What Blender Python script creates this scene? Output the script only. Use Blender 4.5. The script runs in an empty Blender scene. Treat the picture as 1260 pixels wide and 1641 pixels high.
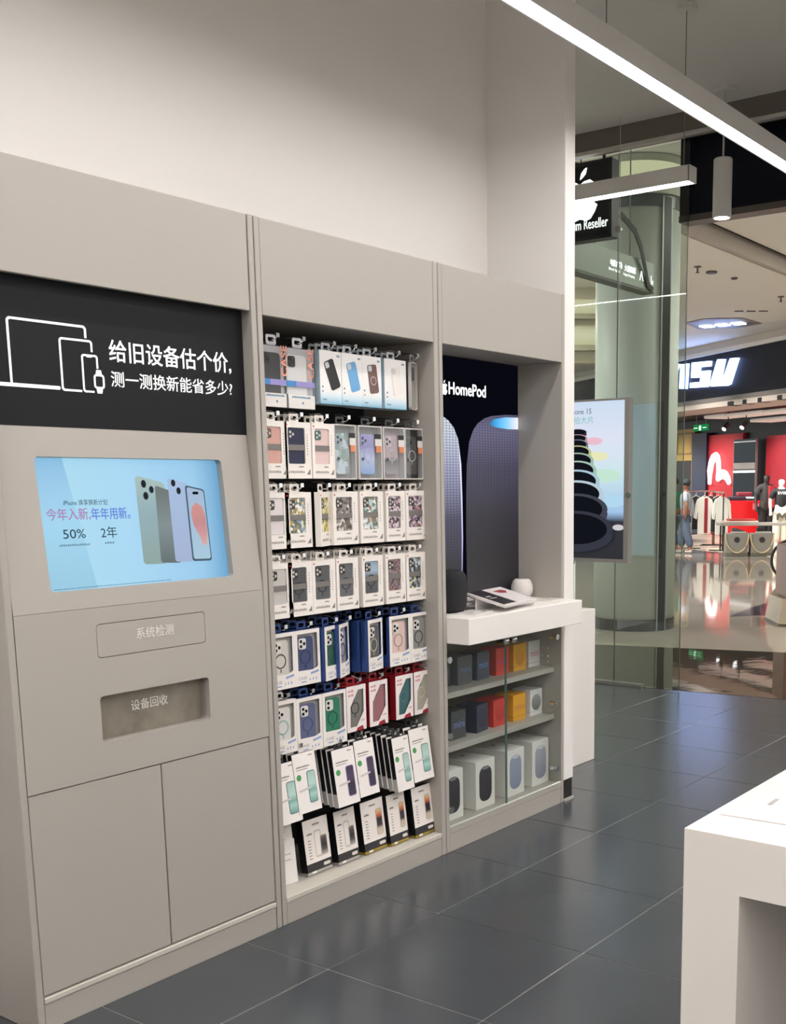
import bpy, math, random
from mathutils import Vector, Matrix, Euler
from mathutils.geometry import tessellate_polygon

S = bpy.context.scene
COL = S.collection
R = random.Random(7)
rad = math.radians

# ------------------------------------------------------------------ camera
cam_data = bpy.data.cameras.new('camera')
cam = bpy.data.objects.new('camera', cam_data)
COL.objects.link(cam)
cr = Vector((0.56963949, -0.82187594, -0.00554896))
cu = Vector((0.14101975, 0.09108456, 0.98580781))
cf = Vector((0.80970629, 0.56233757, -0.1677861))
cam.matrix_world = Matrix(((cr.x, cu.x, -cf.x, -2.3796), (cr.y, cu.y, -cf.y, -2.5679), (cr.z, cu.z, -cf.z, 1.4209), (0, 0, 0, 1)))
cam_data.sensor_fit = 'HORIZONTAL'
cam_data.sensor_width = 36
cam_data.lens = 1772.63 / 1260 * 36
SHIFT_UNIT = 1260.0      # shift is measured in frame widths
cam_data.shift_x = (630 - 821.0) / SHIFT_UNIT
cam_data.shift_y = (1076.7 - 820.5) / SHIFT_UNIT
cam_data.clip_start = 0.05
cam_data.clip_end = 200
S.camera = cam

# ------------------------------------------------------------------ world, exposure, lamp strengths
w = bpy.data.worlds.new('world'); S.world = w; w.use_nodes = True
w.node_tree.nodes['Background'].inputs[0].default_value = (1.0, 0.99, 0.96, 1)
w.node_tree.nodes['Background'].inputs[1].default_value = 1.6
S.view_settings.view_transform = 'Standard'
S.view_settings.look = 'None'
S.view_settings.exposure = 0.0
S.view_settings.gamma = 1.0
S.view_settings.use_curve_mapping = False
S.cycles.use_denoising = True
S.cycles.max_bounces = 8
S.cycles.transparent_max_bounces = 12
S.cycles.caustics_reflective = False
S.cycles.caustics_refractive = False
S.cycles.sample_clamp_indirect = 6
LAMP = 29.0          # strip luminaires of the shop
DOWN = 330.0          # added square downlights that light the mall
SIGN = 8.0           # backlit letters

# ------------------------------------------------------------------ materials
def lin(h):
    if not isinstance(h, str): return tuple(h) + (1,)
    h = h.lstrip('#'); c = [int(h[i:i+2], 16) / 255 for i in (0, 2, 4)]
    return tuple((x / 12.92 if x <= .04045 else ((x + .055) / 1.055) ** 2.4) for x in c) + (1,)

MATS = {}
def mat(h, rough=.5, metal=0.0, emit=0.0, spec=.5, bump=0.0, bscale=200, vary=0.0, vscale=6):
    k = ('m', h, rough, metal, emit, spec, bump, bscale, vary, vscale)
    if k in MATS: return MATS[k]
    m = bpy.data.materials.new('surface'); m.use_nodes = True
    nt = m.node_tree; b = nt.nodes['Principled BSDF']; c = lin(h)
    b.inputs['Base Color'].default_value = c
    b.inputs['Roughness'].default_value = rough
    b.inputs['Metallic'].default_value = metal
    b.inputs['Specular IOR Level'].default_value = spec
    if emit:
        b.inputs['Emission Color'].default_value = c
        b.inputs['Emission Strength'].default_value = emit
    if bump or vary:
        tc = nt.nodes.new('ShaderNodeTexCoord')
    if bump:
        n = nt.nodes.new('ShaderNodeTexNoise'); n.inputs['Scale'].default_value = bscale
        bp = nt.nodes.new('ShaderNodeBump'); bp.inputs['Strength'].default_value = bump; bp.inputs['Distance'].default_value = .01
        nt.links.new(tc.outputs['Object'], n.inputs['Vector'])
        nt.links.new(n.outputs['Fac'], bp.inputs['Height']); nt.links.new(bp.outputs['Normal'], b.inputs['Normal'])
    if vary:
        n2 = nt.nodes.new('ShaderNodeTexNoise'); n2.inputs['Scale'].default_value = vscale; n2.inputs['Detail'].default_value = 6
        mr = nt.nodes.new('ShaderNodeMapRange'); mr.inputs['From Min'].default_value = .3; mr.inputs['From Max'].default_value = .7
        mr.inputs['To Min'].default_value = 1 - vary; mr.inputs['To Max'].default_value = 1 + vary
        hs = nt.nodes.new('ShaderNodeHueSaturation'); hs.inputs['Color'].default_value = c
        nt.links.new(tc.outputs['Object'], n2.inputs['Vector']); nt.links.new(n2.outputs['Fac'], mr.inputs['Value'])
        nt.links.new(mr.outputs['Result'], hs.inputs['Value']); nt.links.new(hs.outputs['Color'], b.inputs['Base Color'])
    MATS[k] = m
    return m

def glow(h, s=1.0):
    k = ('g', h, s)
    if k in MATS: return MATS[k]
    m = bpy.data.materials.new('light'); m.use_nodes = True; nt = m.node_tree
    for n in list(nt.nodes):
        if n.type == 'BSDF_PRINCIPLED': nt.nodes.remove(n)
    e = nt.nodes.new('ShaderNodeEmission'); e.inputs[0].default_value = lin(h); e.inputs[1].default_value = s
    nt.links.new(e.outputs[0], nt.nodes['Material Output'].inputs[0])
    MATS[k] = m
    return m

def grad(stops, axis=2, emit=0.0, rough=.5, mesh=None):
    """colour that runs along one axis of the object (printed pictures, screens)"""
    k = ('gr', tuple(stops), axis, emit, rough, mesh)
    if k in MATS: return MATS[k]
    m = bpy.data.materials.new('print'); m.use_nodes = True; nt = m.node_tree
    b = nt.nodes['Principled BSDF']; b.inputs['Roughness'].default_value = rough
    tc = nt.nodes.new('ShaderNodeTexCoord'); sp = nt.nodes.new('ShaderNodeSeparateXYZ'); r = nt.nodes.new('ShaderNodeValToRGB')
    nt.links.new(tc.outputs['Generated'], sp.inputs[0]); nt.links.new(sp.outputs[axis], r.inputs[0])
    while len(r.color_ramp.elements) < len(stops): r.color_ramp.elements.new(.5)
    for e, (p, c) in zip(r.color_ramp.elements, stops): e.position = p; e.color = lin(c)
    out = r.outputs['Color']
    if mesh:   # knitted mesh cloth print: small diamonds, stretched
        mp = nt.nodes.new('ShaderNodeMapping'); mp.inputs['Scale'].default_value = mesh
        mp.inputs['Rotation'].default_value = (0, rad(45), 0)
        ck = nt.nodes.new('ShaderNodeTexChecker'); ck.inputs['Scale'].default_value = 1
        ck.inputs['Color1'].default_value = (1, 1, 1, 1); ck.inputs['Color2'].default_value = (.42, .42, .45, 1)
        mx = nt.nodes.new('ShaderNodeMix'); mx.data_type = 'RGBA'; mx.blend_type = 'MULTIPLY'; mx.inputs[0].default_value = .8
        nt.links.new(tc.outputs['Object'], mp.inputs[0]); nt.links.new(mp.outputs[0], ck.inputs[0])
        nt.links.new(out, mx.inputs[6]); nt.links.new(ck.outputs[0], mx.inputs[7]); out = mx.outputs[2]
    nt.links.new(out, b.inputs['Base Color'])
    if emit:
        nt.links.new(out, b.inputs['Emission Color']); b.inputs['Emission Strength'].default_value = emit
        b.inputs['Base Color'].default_value = (.02, .02, .02, 1)
        for l in list(b.inputs['Base Color'].links): nt.links.remove(l)
    MATS[k] = m
    return m

def floral(cols, scale=60, rough=.35):
    k = ('f', tuple(cols), scale)
    if k in MATS: return MATS[k]
    m = bpy.data.materials.new('pattern'); m.use_nodes = True; nt = m.node_tree; b = nt.nodes['Principled BSDF']
    b.inputs['Roughness'].default_value = rough
    tc = nt.nodes.new('ShaderNodeTexCoord'); v = nt.nodes.new('ShaderNodeTexVoronoi'); v.inputs['Scale'].default_value = scale * 1.7
    r = nt.nodes.new('ShaderNodeValToRGB'); r.color_ramp.interpolation = 'CONSTANT'
    sp = nt.nodes.new('ShaderNodeSeparateColor')
    nt.links.new(tc.outputs['Object'], v.inputs['Vector']); nt.links.new(v.outputs['Color'], sp.inputs[0]); nt.links.new(sp.outputs[0], r.inputs[0])
    while len(r.color_ramp.elements) < len(cols): r.color_ramp.elements.new(.5)
    for i, e in enumerate(r.color_ramp.elements): e.position = i / len(cols); e.color = lin(cols[i])
    nt.links.new(r.outputs[0], b.inputs['Base Color'])
    MATS[k] = m
    return m

def glass(tint='#ffffff', refl=1.0, rough=0.0):
    k = ('gl', tint, refl, rough)
    if k in MATS: return MATS[k]
    m = bpy.data.materials.new('glass'); m.use_nodes = True; nt = m.node_tree
    for n in list(nt.nodes):
        if n.type == 'BSDF_PRINCIPLED': nt.nodes.remove(n)
    t = nt.nodes.new('ShaderNodeBsdfTransparent'); t.inputs[0].default_value = lin(tint)
    g = nt.nodes.new('ShaderNodeBsdfGlossy'); g.inputs['Roughness'].default_value = rough; g.inputs[0].default_value = (1, 1, 1, 1)
    fr = nt.nodes.new('ShaderNodeFresnel'); fr.inputs[0].default_value = 1.5
    ml = nt.nodes.new('ShaderNodeMath'); ml.operation = 'MULTIPLY'; ml.inputs[1].default_value = refl
    mx = nt.nodes.new('ShaderNodeMixShader')
    ge = nt.nodes.new('ShaderNodeNewGeometry'); iv = nt.nodes.new('ShaderNodeMath'); iv.operation = 'SUBTRACT'; iv.inputs[0].default_value = 1
    m2 = nt.nodes.new('ShaderNodeMath'); m2.operation = 'MULTIPLY'
    nt.links.new(ge.outputs['Backfacing'], iv.inputs[1]); nt.links.new(fr.outputs[0], ml.inputs[0]); nt.links.new(ml.outputs[0], m2.inputs[0])
    nt.links.new(iv.outputs[0], m2.inputs[1]); nt.links.new(m2.outputs[0], mx.inputs[0])
    nt.links.new(t.outputs[0], mx.inputs[1]); nt.links.new(g.outputs[0], mx.inputs[2])
    nt.links.new(mx.outputs[0], nt.nodes['Material Output'].inputs[0])
    MATS[k] = m
    return m

# ------------------------------------------------------------------ mesh builder
class M:
    def __init__(s): s.v = []; s.f = []
    def add(s, vs, fs):
        n = len(s.v); s.v += [tuple(p) for p in vs]; s.f += [tuple(i + n for i in f) for f in fs]; return s
    def box(s, x0, x1, y0, y1, z0, z1):
        return s.add([(x0, y0, z0), (x1, y0, z0), (x1, y1, z0), (x0, y1, z0), (x0, y0, z1), (x1, y0, z1), (x1, y1, z1), (x0, y1, z1)],
                     [(3, 2, 1, 0), (4, 5, 6, 7), (0, 1, 5, 4), (1, 2, 6, 5), (2, 3, 7, 6), (3, 0, 4, 7)])
    def bbox(s, x0, x1, y0, y1, z0, z1, b=.003):
        """box with a chamfer along every edge"""
        b = min(b, (x1 - x0) / 3, (y1 - y0) / 3, (z1 - z0) / 3)
        xs, ys, zs = (x0, x1), (y0, y1), (z0, z1); vs = []; idx = {}
        for i in (0, 1):
            for j in (0, 1):
                for k in (0, 1):
                    sx, sy, sz = (b if i == 0 else -b), (b if j == 0 else -b), (b if k == 0 else -b)
                    X, Y, Z = xs[i], ys[j], zs[k]
                    for a, p in (('x', (X, Y + sy, Z + sz)), ('y', (X + sx, Y, Z + sz)), ('z', (X + sx, Y + sy, Z))):
                        idx[(i, j, k, a)] = len(vs); vs.append(p)
        F = []
        for i in (0, 1):
            q = [idx[(i, j, k, 'x')] for j, k in ((0, 0), (1, 0), (1, 1), (0, 1))]; F.append(q if i else q[::-1])
            q = [idx[(j, i, k, 'y')] for j, k in ((0, 0), (1, 0), (1, 1), (0, 1))]; F.append(q[::-1] if i else q)
            q = [idx[(j, k, i, 'z')] for j, k in ((0, 0), (1, 0), (1, 1), (0, 1))]; F.append(q if i else q[::-1])
        for i in (0, 1):
            for j in (0, 1):
                for a, b2, key in (('x', 'y', lambda t: (i, j, t)), ('x', 'z', lambda t: (i, t, j)), ('y', 'z', lambda t: (t, i, j))):
                    F.append([idx[key(0) + (a,)], idx[key(1) + (a,)], idx[key(1) + (b2,)], idx[key(0) + (b2,)]])
                for k in (0, 1): F.append([idx[(i, j, k, a)] for a in 'xyz'])
        c = Vector(((x0 + x1) / 2, (y0 + y1) / 2, (z0 + z1) / 2)); G = []
        for f in F:
            p = [Vector(vs[q]) for q in f]; n = (p[1] - p[0]).cross(p[2] - p[0]); m = sum(p, Vector()) / len(p)
            G.append(f if n.dot(m - c) > 0 else f[::-1])
        return s.add(vs, G)
    def poly(s, pts, y0, y1):
        """outline in x,z (seen from -y, counter-clockwise) given thickness from y0 (front) to y1"""
        n = len(pts); a = sum(pts[i][0] * pts[(i + 1) % n][1] - pts[(i + 1) % n][0] * pts[i][1] for i in range(n))
        if a < 0: pts = pts[::-1]
        vs = [(x, y0, z) for x, z in pts] + [(x, y1, z) for x, z in pts]
        fs = [tuple(range(n)), tuple(range(2 * n - 1, n - 1, -1))] + [(i + n, (i + 1) % n + n, (i + 1) % n, i) for i in range(n)]
        return s.add(vs, fs)
    def holed(s, outer, holes, y0, y1):
        """plate in x,z with holes through it"""
        loops = [outer] + holes; flat = [p for l in loops for p in l]; n = len(flat)
        tri = tessellate_polygon([[Vector((x, z, 0)) for x, z in l] for l in loops])
        fs = []
        for t in tri:
            a, b, c = (flat[i] for i in t); ar = (b[0] - a[0]) * (c[1] - a[1]) - (c[0] - a[0]) * (b[1] - a[1])
            if abs(ar) < 1e-12: continue
            t = tuple(t) if ar > 0 else tuple(t)[::-1]
            fs.append(t); fs.append(tuple(i + n for i in t[::-1]))
        o = 0
        for li, l in enumerate(loops):
            m = len(l); a = sum(l[i][0] * l[(i + 1) % m][1] - l[(i + 1) % m][0] * l[i][1] for i in range(m))
            fwd = (a > 0) == (li == 0)
            for i in range(m):
                j = (i + 1) % m; q = (o + i + n, o + j + n, o + j, o + i); fs.append(q if fwd else q[::-1])
            o += m
        return s.add([(x, y0, z) for x, z in flat] + [(x, y1, z) for x, z in flat], fs)
    def ring(s, cx, cz, r0, r1, y0, y1, n=20, sx=1.0):
        out = [(cx + sx * r1 * math.cos(2 * math.pi * i / n), cz + r1 * math.sin(2 * math.pi * i / n)) for i in range(n)]
        inn = [(cx + sx * r0 * math.cos(2 * math.pi * i / n), cz + r0 * math.sin(2 * math.pi * i / n)) for i in range(n)]
        vs = [(x, y0, z) for x, z in out + inn] + [(x, y1, z) for x, z in out + inn]; fs = []
        for i in range(n):
            j = (i + 1) % n
            fs += [(i, j, n + j, n + i), (3 * n + i, 3 * n + j, 2 * n + j, 2 * n + i), (2 * n + i, 2 * n + j, j, i), (n + i, n + j, 3 * n + j, 3 * n + i)]
        return s.add(vs, fs)
    def disc(s, cx, cz, r, y0, y1, n=16, sx=1.0):
        return s.poly([(cx + sx * r * math.cos(2 * math.pi * i / n), cz + r * math.sin(2 * math.pi * i / n)) for i in range(n)], y0, y1)
    def lathe(s, prof, n=24, c=(0, 0), caps=True):
        vs = [(c[0] + r * math.cos(2 * math.pi * i / n), c[1] + r * math.sin(2 * math.pi * i / n), z) for r, z in prof for i in range(n)]
        fs = [(k * n + i, k * n + (i + 1) % n, (k + 1) * n + (i + 1) % n, (k + 1) * n + i) for k in range(len(prof) - 1) for i in range(n)]
        if caps: fs += [tuple(range(n - 1, -1, -1)), tuple(range((len(prof) - 1) * n, len(prof) * n))]
        return s.add(vs, fs)
    def tube(s, path, r, n=8):
        P = [Vector(p) for p in path]; vs = []
        for i, p in enumerate(P):
            d = (P[min(i + 1, len(P) - 1)] - P[max(i - 1, 0)]).normalized()
            a = d.cross(Vector((0, 0, 1)) if abs(d.z) < .9 else Vector((1, 0, 0))).normalized(); b = d.cross(a)
            vs += [tuple(p + a * r * math.cos(2 * math.pi * k / n) + b * r * math.sin(2 * math.pi * k / n)) for k in range(n)]
        fs = [(i * n + k, i * n + (k + 1) % n, (i + 1) * n + (k + 1) % n, (i + 1) * n + k) for i in range(len(P) - 1) for k in range(n)]
        fs += [tuple(range(n - 1, -1, -1)), tuple(range((len(P) - 1) * n, len(P) * n))]
        return s.add(vs, fs)
    def xf(s, mx):
        s.v = [tuple(mx @ Vector(p)) for p in s.v]; return s

def rrect(x0, x1, z0, z1, r, k=4):
    out = []
    for cx, cz, a0 in ((x1 - r, z0 + r, -90), (x1 - r, z1 - r, 0), (x0 + r, z1 - r, 90), (x0 + r, z0 + r, 180)):
        for i in range(k + 1):
            a = rad(a0 + 90 * i / k); out.append((cx + r * math.cos(a), cz + r * math.sin(a)))
    return out
def rect(x0, x1, z0, z1): return [(x0, z0), (x1, z0), (x1, z1), (x0, z1)]

def ob(name, m, material, parent=None, smooth=False, kind=None, loc=None, label=None):
    if isinstance(m, M):
        me = bpy.data.meshes.new(name); me.from_pydata(m.v, [], m.f); me.update()
        if smooth: me.polygons.foreach_set('use_smooth', [True] * len(me.polygons))
    else: me = m
    if material and not me.materials: me.materials.append(material)
    o = bpy.data.objects.new(name, me); COL.objects.link(o)
    if parent: o.parent = parent
    if kind: o['kind'] = kind
    elif name in ('print', 'small_print'): o['kind'] = 'stuff'
    if loc: o.location = loc
    if label: o['label'] = label
    return o

def tag(o, label, cat, group=None):
    o['label'] = label; o['category'] = cat
    if group: o['group'] = group
    return o
def thing(name, label, cat, loc=(0, 0, 0), rot=(0, 0, 0), group=None):
    o = bpy.data.objects.new(name, None); COL.objects.link(o); o.location = loc; o.rotation_euler = rot
    o.empty_display_size = .05
    return tag(o, label, cat, group)

def text(s, material, parent, origin, size, xd=(1, 0, 0), yd=(0, 0, 1), width=None, bold=0.0, align='LEFT', name='lettering', shear=0.0, thick=0.0):
    cu_ = bpy.data.curves.new('lettering', 'FONT'); cu_.body = s; cu_.size = 1.0; cu_.align_x = align
    cu_.resolution_u = 3; cu_.shear = shear; cu_.extrude = thick / size / 2 if thick else 0
    t = bpy.data.objects.new('lettering', cu_); COL.objects.link(t)
    bpy.context.view_layer.update()
    me = bpy.data.meshes.new_from_object(t.evaluated_get(bpy.context.evaluated_depsgraph_get()))
    bpy.data.objects.remove(t); bpy.data.curves.remove(cu_)
    xd, yd, o = Vector(xd), Vector(yd), Vector(origin); zd = xd.cross(yd)
    sx = size
    if width and len(me.vertices):
        ex = max(v.co.x for v in me.vertices) - min(v.co.x for v in me.vertices); sx = width / ex
    for v in me.vertices: v.co = o + xd * v.co.x * sx + yd * v.co.y * size + zd * v.co.z * size
    if bold:
        b = bold * .8 * size; vv = [tuple(v.co) for v in me.vertices]; ff = [tuple(f.vertices) for f in me.polygons]; mm = M()
        for i, (dx, dy) in enumerate(((-b, -b), (b, -b), (-b, b), (b, b))): mm.add([tuple(Vector(p) + xd * dx + yd * dy + zd * (i * .004 * size)) for p in vv], ff)
        me = bpy.data.meshes.new('lettering'); me.from_pydata(mm.v, [], mm.f)
    me.materials.clear(); me.materials.append(material)
    l = bpy.data.objects.new(name, me); COL.objects.link(l); l.parent = parent
    return l

def fruit(cx, cz, h, y0, y1):
    """the bitten fruit emblem with its leaf, as a flat shape in x,z (h = full height)"""
    pts = [(0, .60), (.10, .66), (.24, .68), (.36, .60), (.40, .56), (.31, .47), (.28, .36), (.32, .24), (.42, .17), (.36, .04), (.26, -.09), (.16, -.12), (.06, -.09),
           (0, -.075), (-.06, -.09), (-.16, -.12), (-.26, -.07), (-.36, .06), (-.42, .22), (-.42, .42), (-.36, .58), (-.24, .67), (-.10, .66)]
    k = h / 1.05
    m = M().poly([(cx + x * k, cz + (z - .40) * k) for x, z in pts], y0, y1)
    leaf = [(0, .70), (.06, .73), (.14, .80), (.17, .92), (.11, .90), (.03, .82)]
    return m.poly([(cx + x * k, cz + (z - .40) * k) for x, z in leaf], y0, y1)

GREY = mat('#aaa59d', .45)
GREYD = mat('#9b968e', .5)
WALL = mat('#f1eeea', .6, bump=.03, bscale=60)
WHITE = mat('#f0ece6', .35)
CHROME = mat('#d8d8d8', .15, 1.0)
STEEL = mat('#8f887c', .45, .35, vary=.22, vscale=14)
BLACK = mat('#0c0c0e', .4)
DARKBOARD = mat('#17181c', .6)
CARD = mat('#efe9e2', .5)
LETTER = mat('#ffffff', .5, emit=.25)

# ================================================================== SETTING
XG = 4.43
fl = ob('floor', M().box(-6, XG, -7, 2.75, -.08, -.002), mat('#98958e', .7), kind='structure')
TA, TB = .5245, .57
tile_mat = mat('#42464a', .21, spec=.5, vary=.05, vscale=3)
tile_mesh = {}
for i in range(-9, 10):
    for j in range(-9, 6):
        x0, y0 = -.151 + i * TA, -.347 + j * TB
        x1 = min(x0 + TA, 5.09); y1 = min(y0 + TB, 2.74)
        if x1 - x0 < .02 or y1 - y0 < .02: continue
        key = (round(x1 - x0, 3), round(y1 - y0, 3))
        if key not in tile_mesh:
            me = M().bbox(.0015, key[0] - .0015, .0015, key[1] - .0015, -.012, 0, .001)
            me2 = bpy.data.meshes.new('tile'); me2.from_pydata(me.v, [], me.f); me2.materials.append(tile_mat); tile_mesh[key] = me2
        o = ob('tile', tile_mesh[key], None, fl, loc=(x0, y0, 0))
        o.rotation_euler = (R.uniform(-.0006, .0006), R.uniform(-.0006, .0006), 0)
ZC = 3.72
ob('ceiling', M().box(-6, 4.5, -7, 2.75, ZC, ZC + .1), mat('#d9d6d1', .7), kind='structure')
ob('wall_back', M().box(-6, 1.80, .40, .50, 0, ZC), WALL, kind='structure')
wr = ob('wall_right', M().bbox(1.722, 1.80, 0, 2.75, .10, ZC, .002), WALL, kind='structure')
ob('baseboard_right', M().box(1.724, 1.795, .003, .3, .012, .10), mat('#22211f', .35), kind='structure')
ob('trim_1', M().bbox(1.722, 1.799, -.006, .3, 0, .012, .001), mat('#a9a69f', .35), kind='structure')
ob('wall_alcove', M().box(1.80, 4.5, 2.75, 2.85, 0, ZC), WALL, kind='structure')
ob('wall_left', M().box(-6.1, -6, -7, .5, 0, ZC), WALL, kind='structure')
ob('wall_front', M().box(-6, 4.5, -7.1, -7, 0, ZC), WALL, kind='structure')
# shopfront: transom beam, dark fascia over the opening, glass panes
ob('trim_2', M().bbox(4.36, 4.50, -7, 2.75, 3.60, ZC, .004), mat('#6a625b', .35), kind='structure')
ob('trim_3', M().bbox(4.352, 4.40, -7, 2.75, 3.575, 3.60, .003), mat('#b9b4ad', .4), kind='structure')
ob('wall_fascia', M().box(4.50, 4.60, -7, .86, 3.13, 4.6), mat('#080b18', .4, spec=.2), kind='structure')
ob('trim_4', M().box(4.49, 4.62, -7, .86, 3.09, 3.13), mat('#57504a', .35), kind='structure')
ob('wall_upper', M().box(4.52, 4.60, .86, 2.8, 3.7, 4.6), mat('#4a4a48', .5), kind='structure')
PANE = glass('#e9efea', 1.15)
for n, (y0, y1) in enumerate(((.775, 1.283), (1.289, 1.80), (1.806, 2.32)), 1):
    wdw = ob('window_%d' % n, M().bbox(4.447, 4.459, y0, y1, .012, 3.575, .002), PANE, kind='structure')
    ob('edge', M().box(4.4465, 4.4595, y0 - .0015, y0 + .0005, .012, 3.575), mat('#33403c', .3), wdw)
    if n == 2:
        ob('patch_fitting', M().disc(0, 0, .022, -.008, .02, 16).xf(Matrix.Translation((4.447, 1.286, 3.10)) @ Matrix.Rotation(rad(-90), 4, 'Z')), CHROME, wdw)
ob('trim_5', M().bbox(4.42, 4.475, 1.05, 2.74, 0, .022, .002), mat('#9b9a95', .3, .8), kind='structure')

# mall: floor, ceilings
mfl = ob('floor.001', M().box(XG, 45, -22, 26, -.08, -.001), mat('#a9a195', .05, spec=.8, vary=.05, vscale=.8, bump=.05, bscale=1.8), kind='structure')
near = lambda y: 4.385 + (1.389 - y) * .134
far = lambda y: 6.07 + (2.394 - y) * .287
bq = [(near(-8), -8), (far(-8), -8), (far(2.74), 2.74), (near(2.74), 2.74)]
ob('floor.003', M().add([(x, y, -.004) for x, y in bq] + [(x, y, .0018) for x, y in bq], [(4, 5, 6, 7), (0, 1, 5, 4), (1, 2, 6, 5), (2, 3, 7, 6), (3, 0, 4, 7)]), mat('#3f3a31', .03, spec=1.0, bump=.06, bscale=5), kind='structure')
inlay = mat('#4b4550', .07, spec=.6)
ob('dark_stone_inlay', M().add([(8.66, 2.25, .001), (9.1, 1.86, .001), (10.7, 1.9, .001), (10.7, 2.47, .001), (9.5, 2.385, .001)], [(0, 1, 2, 3, 4)]), inlay, mfl)
CEIL = mat('#dcdad2', .7)
mce = ob('ceiling.001', M().box(4.6, 40, 3.35, 26, 4.2, 4.35), CEIL, kind='structure')
mce2 = ob('ceiling.002', M().box(4.6, 40, -22, 3.15, 4.36, 4.5), CEIL, kind='structure')
ob('trim_6', M().box(4.6, 40, 3.15, 3.35, 4.42, 4.5), mat('#1c1a18', .6), kind='structure')
ob('trim_7', M().box(4.6, 40, 3.27, 3.36, 4.2, 4.405), mat('#a39a8e', .6), kind='structure')

# ================================================================== LINEAR LAMPS
def linear_lamp(label, a, b, z, wires, group='suspended linear lamps', hw=.042, h=.075, power=1.0):
    a, b = Vector(a), Vector(b); L = (b - a).length; ang = math.atan2(b.y - a.y, b.x - a.x)
    t = thing('linear_lamp', label, 'lamp', (a.x, a.y, z), (0, 0, ang), group)
    m = M().box(0, L, -hw, -hw + .008, 0, h).box(0, L, hw - .008, hw, 0, h).box(0, L, -hw + .008, hw - .008, h - .008, h)
    ob('housing', m, mat('#cfccc7', .4), t)
    for x in (0, L - .004): ob('end_cap', M().bbox(x - .002, x + .006, -hw, hw, -.001, h + .001, .001), mat('#d9d6d1', .4), t)
    ob('diffuser', M().box(.006, L - .006, -hw + .008, hw - .008, .004, .010), glow('#fffaf8', LAMP * power), t)
    for x in wires:
        s_ = ob('suspension_wire', M().tube([(x, 0, h), (x, 0, ZC - z)], .0025, 6), mat('#8a8783', .4, .6), t)
        ob('ceiling_canopy', M().lathe([(.045, ZC - z - .022), (.05, ZC - z - .018), (.05, ZC - z)], 20, (x, 0)), mat('#d2cfca', .5), s_)
    return t
linear_lamp('long white suspended linear lamp running parallel above the cabinet row', (-3.6, -.457), (3.75, -.457), 2.9, (1.0, 3.0, 4.86, 6.6))
linear_lamp('white linear lamp whose far end hangs beside the glass front sign', (2.95, .02), (2.95, 2.6), 2.9, (.05, 1.6))
for y in (-1.5, -2.4, -3.3, -4.2, -5.1, -6.0):  # unseen lamp rows added to brighten cabinet fronts and table
    linear_lamp('added unseen suspended linear lamp over the shop aisle behind the viewpoint', (-5.2, y), (3.3, y), 2.9, (1.0, 6.6), 'added aisle lamps behind the viewpoint', power=1.18)

def spot():
    t = thing('pendant_spotlight', 'white cylinder pendant spotlight hanging before the dark fascia', 'lamp', (4.12, .39, 2.99))
    ob('shade', M().lathe([(.052, 0), (.056, .002), (.056, .33), (.05, .338), (.012, .338)], 28).lathe([(.05, .006), (.05, .012)], 28), mat('#d6d3ce', .4), t, smooth=False)
    ob('lens', M().lathe([(.046, -.001), (.046, .004)], 24), glow('#fff4e6', 12), t)
    ob('suspension_rod', M().tube([(0, 0, .33), (0, 0, ZC - 2.99)], .006, 8), mat('#bdbab5', .4), t)
    ob('ceiling_canopy', M().lathe([(.06, ZC - 3.012), (.065, ZC - 3.008), (.065, ZC - 2.99)], 20), mat('#d2cfca', .5), t)
spot()

# ================================================================== CABINET 1 : recycling kiosk
def side(x0, x1, parent, y1=.399): return ob('side_panel', M().bbox(x0, x1, 0, y1, 0, 2.2, .002), GREY, parent)
k = thing('recycling_kiosk', 'tall grey device trade-in cabinet with black sign and slanted touch screen', 'kiosk', (0, 0, 0))
side(-.868, -.848, k); side(-.0225, -.0025, k)
ob('fascia', M().bbox(-.8465, -.0272, .001, .02, 1.928, 2.199, .0015), GREY, k)
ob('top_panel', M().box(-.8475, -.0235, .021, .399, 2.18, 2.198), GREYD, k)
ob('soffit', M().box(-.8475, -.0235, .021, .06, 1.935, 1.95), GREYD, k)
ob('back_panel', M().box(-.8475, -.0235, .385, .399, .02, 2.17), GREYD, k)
sg = ob('sign_panel', M().box(-.8475, -.0235, .0425, .052, 1.570, 1.935), mat('#15161a', .55, spec=.25), k)
text('给旧设备估个价,', LETTER, sg, (-.493, .0418, 1.753), .0605, width=.417, bold=.012)
text('测一测换新能省多少?', LETTER, sg, (-.492, .0418, 1.686), .044, width=.417, bold=.008)
def stroke(pts, r=.003):
    m = M()
    for (x0, z0), (x1, z1) in zip(pts[:-1], pts[1:]):
        d = Vector((x1 - x0, z1 - z0)); L = d.length; d /= L; n = Vector((-d.y, d.x)) * r; e = d * r * .6
        m.poly([(x0 - e.x - n.x, z0 - e.y - n.y), (x1 + e.x - n.x, z1 + e.y - n.y), (x1 + e.x + n.x, z1 + e.y + n.y), (x0 - e.x + n.x, z0 - e.y + n.y)], .0412, .0424)
    return m
def arcto(x, z, r, a0, a1, n=5): return [(x + r * math.cos(rad(a0 + (a1 - a0) * i / n)), z + r * math.sin(rad(a0 + (a1 - a0) * i / n))) for i in range(n + 1)]
ob('laptop_icon', stroke([(-.776, 1.674)] + arcto(-.768, 1.820, .008, 180, 90) + arcto(-.568, 1.820, .008, 90, 0) + [(-.560, 1.802)]).poly(rrect(-.81, -.643, 1.664, 1.673, .003, 2), .0412, .0424), LETTER, sg)
ob('tablet_icon', stroke([(-.582, 1.665)] + arcto(-.629, 1.672, .007, 270, 180) + arcto(-.629, 1.786, .007, 180, 90) + arcto(-.551, 1.786, .007, 90, 0) + [(-.544, 1.768)], .0027), LETTER, sg)
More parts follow.
